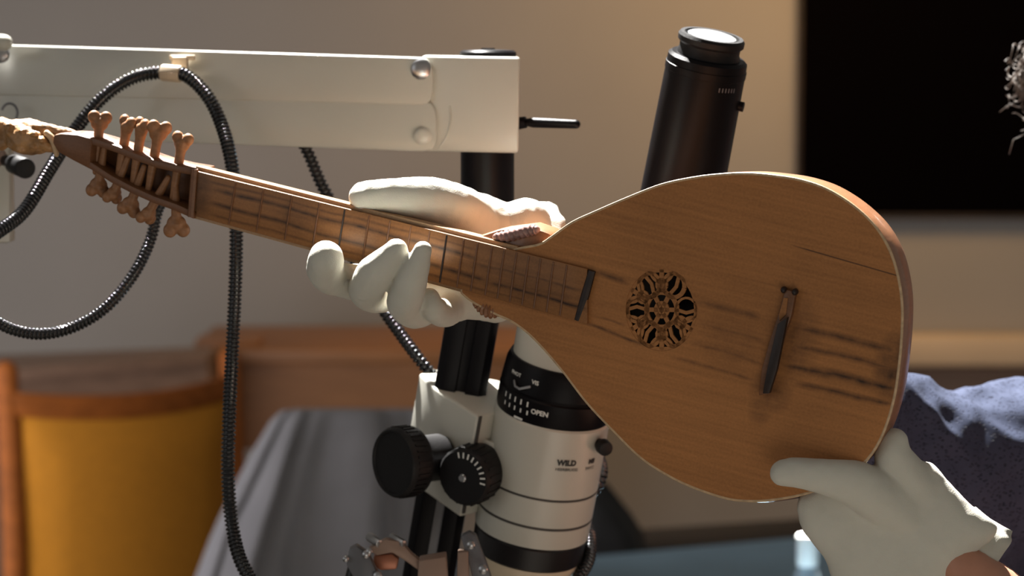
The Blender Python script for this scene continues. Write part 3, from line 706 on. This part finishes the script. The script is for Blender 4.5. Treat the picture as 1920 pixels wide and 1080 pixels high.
# rose tracery
rose = MB()
def strip(pts, w=.0009, z0=-.0016, z1=-.0003):
    w = w*1.12
    v = []; f = []; m = len(pts)
    for i, p in enumerate(pts):
        a = pts[max(i-1, 0)]; b = pts[min(i+1, m-1)]; t = Vector((b[0]-a[0], b[1]-a[1])).normalized(); s = Vector((-t.y, t.x))*w
        for (sg, z) in ((1, z1), (-1, z1), (-1, z0), (1, z0)): v.append(I(hr[0]+p[0]+sg*s.x, hr[1]+p[1]+sg*s.y, z))
    for i in range(m-1):
        for k in range(4): j = (k+1) % 4; f.append((i*4+k, i*4+j, (i+1)*4+j, (i+1)*4+k))
    f += [(0, 1, 2, 3), (m*4-1, m*4-2, m*4-3, m*4-4)]
    rose.add((v, f))
def arc(cx, cy, r, a0, a1, m=14, ey=1.1): return [(cx+r*math.cos(math.radians(a0+(a1-a0)*i/m)), (cy+r*math.sin(math.radians(a0+(a1-a0)*i/m)))*1) for i in range(m+1)]
RR = .0215
def el(pts): return [(x, y*1.1) for x, y in pts]
strip(el(arc(0, 0, RR*.97, 0, 360, 48)), .0014)
strip(el(arc(0, 0, RR*.42, 0, 360, 30)), .0012)
for i in range(6):
    a = 60*i+12; ca, sa = math.cos(math.radians(a)), math.sin(math.radians(a))
    strip(el([(0, 0), (ca*RR*.42, sa*RR*.42)]), .0011)
    strip(el(arc(ca*RR*.68, sa*RR*.68, RR*.29, 0, 360, 20)), .0011 if i != 0 else .0006)
    a2 = a+30; c2, s2 = math.cos(math.radians(a2)), math.sin(math.radians(a2))
    if i != 0: strip(el([(c2*RR*.42, s2*RR*.42), (c2*RR*.72, s2*RR*.72), (c2*RR*.97, s2*RR*.97)]), .0012)
    strip(el([(ca*RR*.42, sa*RR*.42), (ca*RR*.68+.0015*sa, sa*RR*.68-.0015*ca), (ca*RR*.97, sa*RR*.97)]), .0009)
    if i not in (0,):
        strip(el(arc(c2*RR*.97, s2*RR*.97, RR*.30, a2+110, a2+250, 10)), .001)
        strip(el(arc(c2*RR*.60, s2*RR*.60, RR*.13, 0, 360, 12)), .0009)
strip(el(arc(0, 0, RR*.16, 0, 360, 14)), .0011)
obj('rose', rose, 'soundboard_wood', lute, smooth=30, label='pierced carved rose of interlaced tracery')

# neck
def edge(px, which, h=0):
    """front edges of the fingerboard"""
    t = (px-372)/(1095-372)
    if which: y = 320+(501-320)*t
    else: y = 405+(604-405)*t
    return uv(px+(8 if which else -6)*0, y, h)
def slab(px0, px1, h0, h1, dt=0, db=0, m=10, dxt=0, dxb=0):
    v = []; f = []
    for i in range(m+1):
        a = px0+(px1-px0)*i/m
        t_ = edge(a+dxt, True); b_ = edge(a+dxb, False)
        for (p, h, e) in ((t_, h1, dt), (b_, h1, -db), (b_, h0, -db), (t_, h0, dt)): v.append((p[0], p[1]+e, h))
    for i in range(m):
        for k in range(4): j = (k+1) % 4; f.append((i*4+k, i*4+j, (i+1)*4+j, (i+1)*4+k))
    f += [(0, 1, 2, 3), (m*4+3, m*4+2, m*4+1, m*4)]
    return v, f
# rounded neck behind the fingerboard
v = []; f = []; m = 12; sec = 14
for i in range(m+1):
    a = 360+(960-360)*i/m; t_ = edge(a, True); b_ = edge(a, False); cy_ = (t_[1]+b_[1])/2; hw = abs(t_[1]-b_[1])/2+.0022; xx = (t_[0]+b_[0])/2
    dep = .018+.006*(i/m)
    ring_ = [(hw, -.0005), (hw, -.006)]+[(hw*math.cos(math.radians(180*k/sec))*1.0, -.006-dep*math.sin(math.radians(180*k/sec))) for k in range(1, sec)]+[(-hw, -.006), (-hw, -.0005)]
    for y, h in ring_: v.append((xx, cy_+y, h))
nr = len(ring_)
for i in range(m):
    for k in range(nr): j = (k+1) % nr; f.append((i*nr+k, i*nr+j, (i+1)*nr+j, (i+1)*nr+k))
f += [tuple(range(nr)), tuple(m*nr+k for k in range(nr))[::-1]]
obj('neck', MB().add((v, f), IT), 'neck_wood', lute, smooth=40)
fb = obj('fingerboard', MB().add(slab(372, 1104, -.0005, .0028, m=20), IT), 'fingerboard_wood', lute, bevel=.0003)
FR = [440, 492, 545, 597, 644, 690, 729, 768, 803, 835, 867, 893, 920, 943, 966, 989, 1011, 1035, 1060]
for x in FR:
    t_ = edge(x+7, True); b_ = edge(x-7, False)
    P = [I(t_[0], t_[1]-.0008, .0028), I((t_[0]+b_[0])/2, (t_[1]+b_[1])/2, .0031), I(b_[0], b_[1]+.0008, .0028)]
    obj('fret', MB().add(sweep(P, [.00055]*3, 6)), 'dark_inlay_and_shade' if x in (644, 835) else 'pegbox_wood', fb)
t_ = edge(1112, True); b_ = edge(1084, False)
mb = MB().add(sweep([I(t_[0], t_[1]-.0005, .0014), I(t_[0]*.5+b_[0]*.5+.0003, t_[1]*.5+b_[1]*.5, .0016), I(b_[0], b_[1]+.0005, .0014)], [.0023, .0026, .0021], 8))
obj('end_inlay', mb, 'dark_inlay_and_shade', fb, label='dark strip at the end of the fingerboard')
t_ = edge(372, True); b_ = edge(366, False)
obj('nut', MB().add(sweep([I(t_[0]-.001, t_[1]+.001, .003), I(b_[0]-.001, b_[1]-.001, .003)], [.0022, .0022], 8)), 'pegbox_wood', lute)
# heel where neck meets body, with small rolled scrolls either side
v = [uv(*p) for p in [(880, 447), (930, 431), (985, 424), (1030, 440), (1020, 470), (900, 560), (868, 552)]]
obj('heel', MB().add(prism(v, -.026, -.0045), IT), 'rib_wood', lute, bevel=.003)
for nm, P, rad in (('scroll_wing', [(926, 446), (945, 444), (965, 439), (985, 434), (1000, 432)], [8, 11, 11, 11, 9]), ('scroll_wing', [(890, 570), (903, 578), (918, 583), (932, 585)], [10, 15, 16, 10])):
    pts = catmull([(*p, r0) for p, r0 in zip(P, rad)], 8); path = []; rr = []
    for i, q in enumerate(pts):
        x, y = uv(q[0], q[1]); path.append(I(x, y, -.004)); rr.append(q[2]*.0003*(1+.13*math.sin(i*1.7)))
    obj(nm, MB().add(sweep(path, rr, 14, round_caps=True)), 'scroll_mauve' if P[0][1] < 500 else 'rib_wood', lute)
# bridge
bt_ = [(1476, 541), (1496, 546), (1488, 590), (1470, 640), (1455, 690), (1447, 737), (1426, 740), (1432, 690), (1446, 640), (1464, 585)]
bl = [uv(*p) for p in bt_]
br = obj('bridge', MB().add(prism(bl, -.0002, .004), IT), 'pegbox_wood', lute, bevel=.0008, label='narrow dark bridge glued to the soundboard')
bl2 = [uv(*p) for p in [(1474, 556), (1482, 557), (1478, 588), (1466, 600), (1465, 588)]]
obj('bridge_lit_patch', MB().add(prism(bl2, .004, .0046), IT), 'soundboard_wood', br, bevel=.0003)  # lit patch at the bridge top, put in as lighter colour
bl3 = [uv(*p) for p in [(1466, 604), (1484, 592), (1464, 690), (1450, 734), (1438, 734), (1446, 690)]]
obj('bridge_shade_ridge', MB().add(prism(bl3, .004, .0080), IT), 'dark_inlay_and_shade', br, bevel=.0004)  # dark colour paints the shaded tail side of the bridge
for (x, y) in ((1473, 542), (1494, 546)):
    c = uv(x, y); obj('bridge_knob', MB().add(ellipsoid(I(c[0], c[1], .003), IX*.0018, IY*.002, N*.003, 12, 8)), 'dark_inlay_and_shade', br)

# pegbox
TOP = [(118, 249), (150, 251), (190, 262), (225, 274), (262, 289), (300, 302), (335, 310), (372, 316)]
BOT = [(112, 284), (140, 300), (175, 318), (210, 341), (250, 362), (290, 380), (330, 394), (366, 410)]
tp = [uv(*p) for p in TOP]; bt2 = [uv(*p) for p in BOT]; wth = .0042
def wall(edge_, sgn):
    m = len(edge_); v = []; f = []
    for i, (x, y) in enumerate(edge_):
        w = wth if i > 1 else .004
        for (dy, h) in ((0, .0022), (-sgn*w, .0022), (-sgn*w, -.020), (0, -.020)): v.append((x, y+dy, h))
    for i in range(m-1):
        for k in range(4): j = (k+1) % 4; f.append((i*4+k, i*4+j, (i+1)*4+j, (i+1)*4+k))
    f += [(0, 1, 2, 3), (m*4-1, m*4-2, m*4-3, m*4-4)]; return v, f
obj('pegbox_cheek', MB().add(wall(tp, 1), IT), 'pegbox_wood', lute, bevel=.0006)
obj('pegbox_cheek', MB().add(wall(bt2, -1), IT), 'pegbox_wood', lute, bevel=.0006)
obj('pegbox_floor', MB().add(prism(tp+bt2[::-1], -.021, -.014), IT), 'pegbox_wood', lute, bevel=.0006)
v = [uv(*p) for p in [(104, 252), (118, 249), (150, 251), (178, 259), (172, 317), (140, 300), (112, 284), (102, 268)]]
obj('pegbox_end', MB().add(prism(v, -.019, .003), IT), 'pegbox_wood', lute, bevel=.0018)
# pegs: (base at the cheek, head centre, size px, turn about the shaft)
TP = [((184, 262), (187, 226), 21, -27), ((231, 278), (239, 234), 20, 22), ((258, 288), (266, 238), 20, 30), ((288, 300), (298, 245), 22, -40), ((334, 311), (342, 265), 20, -5)]
BP = [((188, 325), (184, 352), 21, 30), ((220, 346), (212, 366), 19, 60), ((252, 363), (243, 388), 21, 25), ((290, 379), (276, 404), 20, 65), ((330, 393), (331, 425), 23, 30)]
for lst, sgn in ((TP, 1), (BP, -1)):
    for (bs, hd, sz, turn) in lst:
        b0 = uv(*bs, -.006); h0 = uv(*hd, -.006); S_ = sz*.00033
        bp3 = I(b0[0], b0[1], -.006); hp = I(h0[0], h0[1], -.006)
        ax = (hp-bp3).normalized(); sd = ax.cross(N).normalized(); nn = sd.cross(ax)
        ca, sa = math.cos(math.radians(turn)), math.sin(math.radians(turn)); s1 = sd*ca+nn*sa; n1 = nn*ca-sd*sa
        end = bp3-ax*(.020 if sgn > 0 else .018)
        mb = MB().add(sweep([end, bp3, bp3.lerp(hp, .5), hp-ax*S_*.2], [.0019, .0030, .0030, .0042], 14, round_caps=True))
        for sg in (-1, 1):
            mb.add(ellipsoid(hp+s1*(sg*S_*.52)+ax*(S_*.28), s1*(S_*.56), ax*(S_*.60), n1*.0030, 18, 12))
        mb.add(ellipsoid(hp-ax*(S_*.25), s1*(S_*.80), ax*(S_*.72), n1*.0030, 18, 12))
        obj('tuning_peg', mb, 'peg_wood', lute, remesh=.00055, smooth_it=3)
# carved finial
def IP(px, py, h): x, y = uv(px, py, h); return I(x, y, h)
mb = MB()
def blob(px, py, h, rx, ry, rh, rot=0):
    k = .00031; c = IP(px, py, h); a = math.radians(rot); mb.add(ellipsoid(c, (IX*math.cos(a)+IY*math.sin(a))*rx*k, (IY*math.cos(a)-IX*math.sin(a))*ry*k, N*rh*k, 28, 18))
blob(50, 262, -.006, 54, 30, 30, 2); blob(35, 245, -.008, 44, 22, 26, 4); blob(6, 232, -.008, 22, 13, 20); blob(0, 262, -.004, 22, 22, 24)
blob(88, 272, -.006, 20, 14, 20, -10); blob(14, 236, .001, 10, 8, 8); blob(75, 240, -.01, 45, 12, 22, -8)
for (x, y) in ((20, 250), (44, 246), (66, 252), (80, 262), (64, 274), (40, 280), (20, 272)): blob(x, y, .0, 9, 6, 12, random.uniform(-40, 40))
v = mb
pth = [IP(x, y, -.008) for x, y in ((60, 238), (95, 244), (125, 250), (150, 256))]
mb.add(sweep(pth, [14*.0003, 13*.0003, 12*.0003, 8*.0003], 16, round_caps=True))
obj('carved_finial', mb, 'carved_gilt', lute, remesh=.0008, smooth_it=6, disp=lambda c: .0006*noise.noise(c*240)+.0003*noise.noise(c*600), label='carved golden scroll head')
pth = [IP(x, y, -.003) for x, y in ((88, 250), (97, 258), (103, 270), (106, 290))]
obj('finial_collar', MB().add(sweep(pth, [7*.0003, 8*.0003, 8*.0003, 5*.0003], 12, round_caps=True)), 'bone_edge', lute)

# ------------------------------------------------------------------ person
pers = root('person', Vector((D(2250, 800, 2.1).x, D(2250, 800, 2.1).y, 0)), 'person in a navy knit top and white cotton gloves holding the lute', 'person')
body = MB()
# right arm of the person: hand behind the neck -> forearm -> elbow -> shoulder
body.add(chain([(960, 486, 1.72, 62), (1010, 500, 1.725, 76), (1150, 560, 1.76, 92), (1400, 690, 1.85, 118), (1600, 800, 1.93, 128), (1680, 850, 1.95, 130)], n=20))
body.add(chain([(1680, 850, 1.95, 130), (1850, 890, 2.0, 145), (2050, 890, 2.07, 160), (2200, 880, 2.12, 165)], n=20))
# left arm
body.add(chain([(1800, 1058, 1.585, 46), (1840, 1104, 1.586, 66), (1885, 1150, 1.59, 74), (1960, 1250, 1.61, 96), (2120, 1430, 1.68, 135), (2350, 1530, 1.78, 150)], n=20))
body.add(chain([(2350, 1530, 1.78, 150), (2520, 1250, 1.95, 160), (2620, 950, 2.12, 165)], n=20))
# torso, hips, legs
body.add(chain([(2420, 820, 2.15, 170), (2410, 1000, 2.15, 330), (2410, 1350, 2.15, 310), (2410, 1700, 2.15, 330), (2410, 1950, 2.15, 330)], n=24, flat=.62))
for sx in (2260, 2560): body.add(chain([(sx, 1950, 2.15, 190), (sx, 2700, 2.15, 140), (sx, 2850, 2.15, 130), (sx, 3700, 2.2, 90)], n=18))
for sx in (2260, 2560): body.add(chain([(sx, 3760, 2.22, 90), (sx, 3800, 2.06, 80)], n=18))
# neck and head
body.add(chain([(2380, 800, 2.13, 130), (2300, 560, 2.10, 130), (2270, 420, 2.08, 135)], n=20))
HC = D(2255, 170, 2.05)
body.add(ellipsoid(HC, R*.078, F*.095, U*.115, 28, 20)); body.add(ellipsoid(HC-U*.062-F*.022, R*.055, F*.06, U*.062, 24, 16))
fx = -F*.09
body.add(sweep([HC-U*.002+fx*.98, HC-U*.035+fx*1.24], [.008, .014], 12, round_caps=True))
for sg in (-1, 1): body.add(ellipsoid(HC+R*(.08*sg)-U*.01, R*.012, F*.02, U*.032, 14, 10))
obj('body', body, 'skin', pers, remesh=.005, smooth_it=3)
for sg in (-1, 1):
    c = HC+R*(.030*sg)+fx*.945+U*.012
    e = obj('eye', MB().add(ellipsoid(c, R*.0115, F*.009, U*.0052, 16, 12)), 'eye_white', pers)
    obj('iris', MB().add(ellipsoid(c-F*.006, R*.0052, F*.0038, U*.0050, 12, 8)), 'iris', e)
    obj('eyebrow', MB().add(sweep([c+U*.02-F*.004-R*.016, c+U*.024-F*.007, c+U*.02-F*.003+R*.016], [.002, .0032, .002], 8)), 'hair', pers)
obj('mouth', MB().add(ellipsoid(HC-U*.066+fx*.98, R*.024, F*.008, U*.007, 16, 10)), 'lips', pers)
# jumper
j = MB()
j.add(chain([(1560, 800, 1.915, 138), (1640, 836, 1.945, 148), (1700, 872, 1.955, 150), (1745, 895, 1.965, 162), (1800, 902, 1.98, 172), (1860, 892, 2.0, 180), (1960, 900, 2.04, 186), (2200, 890, 2.12, 200)], n=36, per=10))
j.add(chain([(2420, 800, 2.15, 180), (2410, 950, 2.15, 350), (2410, 1350, 2.13, 350), (2410, 1700, 2.13, 360), (2410, 1900, 2.15, 350)], n=36, flat=.66))
j.add(chain([(2000, 1010, 2.10, 170), (2150, 1150, 2.12, 230), (2300, 1300, 2.13, 260)], n=30))
j.add(chain([(2540, 880, 2.13, 200), (2540, 1200, 1.98, 185), (2450, 1380, 1.88, 180)], n=30))
def jdisp(c):
    q = c.copy(); a = noise.noise(Vector((q.x*14+3, q.y*10, q.z*9)))
    r1 = noise.noise(Vector(((q.x+q.z*.7)*34, q.y*20, (q.z-q.x*.4)*10)))
    d_ = abs(r1)
    return .007*a+.012*(.35-d_)+.003*noise.noise(q*60)
obj('jumper', j, 'navy_knit', pers, remesh=.0032, smooth_it=2, disp=jdisp, label='navy blue open knit top')
tr = MB()
for sx in (2260, 2560): tr.add(chain([(sx, 1900, 2.15, 210), (sx, 2700, 2.15, 165), (sx, 3600, 2.19, 130)], n=20))
tr.add(chain([(2410, 1850, 2.15, 345), (2410, 2000, 2.15, 340)], n=24, flat=.66))
obj('trousers', tr, 'trousers', pers, remesh=.008, smooth_it=2)
obj('wristband', MB().add(sweep([D(1000, 488, 1.724), D(1012, 494, 1.726)], [84*1.725/FPX]*2, 30)), 'orange_band', pers, bevel=.001, label='orange band round the wrist behind the lute neck')

# hair: loose curls round the head
hm = MB(); rnd = random.Random(11)
def curl(p0, dir_, length, rr, turns, th_):
    dir_.normalize(); s = dir_.cross(F+R*.3).normalized(); o = s.cross(dir_); P = []; m = int(turns*9)
    ph = rnd.uniform(0, 6.28)
    for i in range(m+1):
        t = i/m; a = ph+turns*2*math.pi*t; q = rr*(.5+.5*math.sin(math.pi*min(1, t*1.2+.1)))
        P.append(p0+dir_*(length*t)+(s*math.cos(a)+o*math.sin(a))*q+Vector((0, 0, -1))*(.25*length*t*t))
    hm.add(sweep(P, [th_*(1-.5*i/m) for i in range(m+1)], 5, cap=False))
for k in range(420):
    u = rnd.uniform(-1, 1); ph = rnd.uniform(0, 2*math.pi); rad_ = math.sqrt(1-u*u)
    dv = R*(rad_*math.cos(ph))+F*(rad_*math.sin(ph))+U*u
    if dv.dot(-F) > .35 and dv.dot(U) < .45: continue
    if dv.dot(U) < -.75: continue
    p0 = HC+R*(dv.dot(R)*.078)+F*(dv.dot(F)*.092)+U*(dv.dot(U)*.112)
    curl(p0, dv+Vector((0, 0, -.35))+Vector((rnd.uniform(-.4, .4), rnd.uniform(-.4, .4), rnd.uniform(-.4, .4))), rnd.uniform(.035, .055), rnd.uniform(.005, .009), rnd.uniform(2, 3.5), .00075)
for k in range(110):      # curls reaching left of the face
    y = rnd.uniform(75, 205); p0 = D(rnd.uniform(1920, 2010)+abs(y-145)*.25, y, 2.05)
    curl(p0, -R+Vector((rnd.uniform(-.1, .3), rnd.uniform(-.3, .3), rnd.uniform(-.9, .7))), rnd.uniform(.006, .022), rnd.uniform(.004, .008), rnd.uniform(1.2, 2.4), .0005)
hm.add(sweep([D(1925, 250, 2.05), D(1900, 262, 2.05), D(1892, 290, 2.05)], [.0003]*3, 5))
hm.add(sweep([D(1925, 185, 2.05), D(1893, 195, 2.05), D(1874, 210, 2.05)], [.0003]*3, 5))
hair = obj('hair', hm, 'hair', pers, smooth=180, label='loose curly grey-brown hair')
obj('hair_cap', MB().add(ellipsoid(HC+U*.018+F*.018, R*.086, F*.092, U*.108, 28, 20)), 'hair', pers, disp=lambda c: .004*noise.noise(c*80))

# glove on the neck (person's right hand)
g = MB()
g.add(chain(near([(684, 370, 1.652, 30), (715, 367, 1.652, 33), (765, 369, 1.655, 37), (815, 376, 1.660, 42), (860, 392, 1.668, 46), (905, 430, 1.69, 50)]), n=22))   # thumb along the top
g.add(chain(near([(800, 440, 1.705, 58), (850, 412, 1.700, 54), (895, 412, 1.692, 50), (930, 426, 1.692, 50), (955, 440, 1.70, 52)]), n=22))                                             # ball of the thumb, back of the hand
g.add(chain(near([(730, 500, 1.690, 54), (800, 520, 1.695, 66), (880, 520, 1.70, 76), (960, 500, 1.715, 84), (990, 500, 1.72, 84)]), n=24, flat=.8))             # palm
g.add(chain(near([(760, 560, 1.675, 34), (830, 566, 1.680, 40), (880, 562, 1.685, 38), (930, 562, 1.70, 44)]), n=20))                                              # edge of the palm
g.add(chain(near([(760, 510, 1.69, 40), (690, 530, 1.675, 36), (640, 525, 1.655, 34), (613, 512, 1.635, 36), (611, 485, 1.618, 35)]), n=22))                      # index
g.add(chain(near([(770, 530, 1.69, 38), (712, 552, 1.668, 34), (688, 542, 1.640, 35), (704, 512, 1.618, 34), (742, 470, 1.610, 24)]), n=22))                      # middle
g.add(chain(near([(810, 560, 1.68, 36), (782, 585, 1.660, 31), (758, 570, 1.636, 33), (770, 532, 1.616, 31), (792, 468, 1.607, 17)]), n=22))                      # ring
g.add(chain(near([(850, 570, 1.68, 34), (832, 586, 1.662, 28), (812, 578, 1.642, 24), (806, 560, 1.640, 20)]), n=20))                                              # little finger tucked under the neck
# cuff
g.add(chain(near([(940, 440, 1.70, 56), (962, 432, 1.70, 52), (985, 420, 1.695, 50)]), n=24))
obj('glove', g, 'glove_cotton', pers, remesh=.0011, smooth_it=5, disp=lambda c: .0009*noise.noise(Vector((c.x*45, c.y*30, c.z*70)))+.0003*noise.noise(c*220), label='white cotton glove closed round the neck of the lute')
cv = []
P = [D(955, 470, 1.712), D(985, 486, 1.718), D(1006, 494, 1.722)]
def cuff(P, rads, m, name, thick=.0022, nn=64, flat=1):
    v = []; f = []; ring_ = []
    prof = [(P[i], rads[i], 0) for i in range(len(P))]+[(P[i], rads[i]-thick, 1) for i in reversed(range(len(P)))]
    t = (P[-1]-P[0]).normalized(); s = t.cross(F).normalized(); o = s.cross(t)
    for (p, r, _) in prof:
        for k in range(nn):
            a = 2*math.pi*k/nn; w = 1+.04*math.sin(a*5+1)+.03*math.sin(a*9); v.append(p+(s*math.cos(a)+o*math.sin(a)*flat)*(r*w))
    L = len(prof)
    for i in range(L):
        i2 = (i+1) % L
        for k in range(nn): j = (k+1) % nn; f.append((i*nn+k, i*nn+j, i2*nn+j, i2*nn+k))
    return obj(name, MB().add((v, f)), m, pers, smooth=180, disp=lambda c: .0012*noise.noise(c*60))
cuff([D(940, 462, 1.712), D(970, 474, 1.715), D(990, 484, 1.72), D(1003, 490, 1.722)], [88*1.71/FPX, 98*1.71/FPX, 108*1.71/FPX, 108*1.71/FPX], 'glove_cotton', 'glove_cuff')

# glove on the body (person's left hand)
g = MB()
def near2(pts): return [(x, y, d+(pd(x, y)-(1.6-(x-1240)*.00008)), r) for x, y, d, r in pts]
def gc(pts, **k): g.add(chain(near2(pts), **k))
gc([(1469, 887, 1.566, 29), (1500, 888, 1.564, 31), (1550, 895, 1.564, 34), (1595, 905, 1.567, 40), (1645, 930, 1.577, 50), (1690, 960, 1.588, 54)], n=24)      # thumb on the front
gc([(1675, 831, 1.582, 31), (1676, 856, 1.581, 37), (1697, 888, 1.584, 42), (1728, 925, 1.590, 46), (1770, 970, 1.597, 50)], n=24)                            # index up the rim
hp_ = [(1499, 932), (1501, 985), (1530, 1026), (1549, 1052), (1563, 1092), (1600, 1150), (1690, 1180), (1762, 1112), (1812, 1052), (1868, 1000), (1862, 976), (1822, 946), (1780, 906), (1742, 866), (1706, 876), (1655, 890), (1600, 884), (1550, 890)]
hp_ = catmull(hp_, 4, True); hcx, hcy = 1685, 1015
for kk in range(14):
    sc_ = 1-.62*kk/13; hh = math.sqrt(max(0, 1-((sc_-.38)/.64)**2)); t0_, t1_ = -.003-.013*hh, .005+.010*hh
    ring0 = []; 
    for t_ in (t0_, t1_):
        for x, y in hp_:
            X_, Y_ = hcx+(x-hcx)*sc_, hcy+(y-hcy)*sc_
            ring0.append(D(X_, Y_, 1.592+pd(X_, Y_)-(1.6-(X_-1240)*.00008)+t_))
    m_ = len(hp_)
    g.add((ring0, [tuple(range(m_))[::-1], tuple(range(m_, 2*m_))]+[(i, (i+1) % m_, m_+(i+1) % m_, m_+i) for i in range(m_)]))                                     # back of the hand
gc([(1700, 925, 1.597, 44), (1760, 980, 1.600, 58), (1800, 1012, 1.603, 62)], n=26, flat=.75)
gc([(1620, 980, 1.61, 50), (1548, 955, 1.628, 44), (1545, 900, 1.69, 32), (1560, 850, 1.705, 28)], n=20)       # middle, behind the bowl
gc([(1640, 1040, 1.62, 50), (1578, 1010, 1.640, 40), (1590, 930, 1.695, 32), (1600, 870, 1.71, 28)], n=20)     # ring
gc([(1680, 1080, 1.62, 50), (1620, 1070, 1.645, 36), (1650, 980, 1.695, 28), (1650, 920, 1.71, 24)], n=20)     # little
obj('glove', g, 'glove_cotton', pers, remesh=.0012, smooth_it=24, disp=lambda c: .0011*noise.noise(Vector((c.x*32, c.y*30, c.z*32)))+.0009*noise.noise(Vector(((c.x+c.z)*70, c.y*20, (c.x-c.z)*22)))+.00025*noise.noise(c*200), label='white cotton glove holding the rounded end of the lute')
o_ = pd(1790, 1080)-(1.6-(1790-1240)*.00008)
cuff([D(1764, 1020, 1.603+o_), D(1788, 1042, 1.604+o_), D(1808, 1062, 1.605+o_), D(1824, 1078, 1.605+o_)], [92*1.58/FPX, 95*1.58/FPX, 103*1.58/FPX, 109*1.58/FPX], 'glove_cotton', 'glove_cuff', flat=.62)
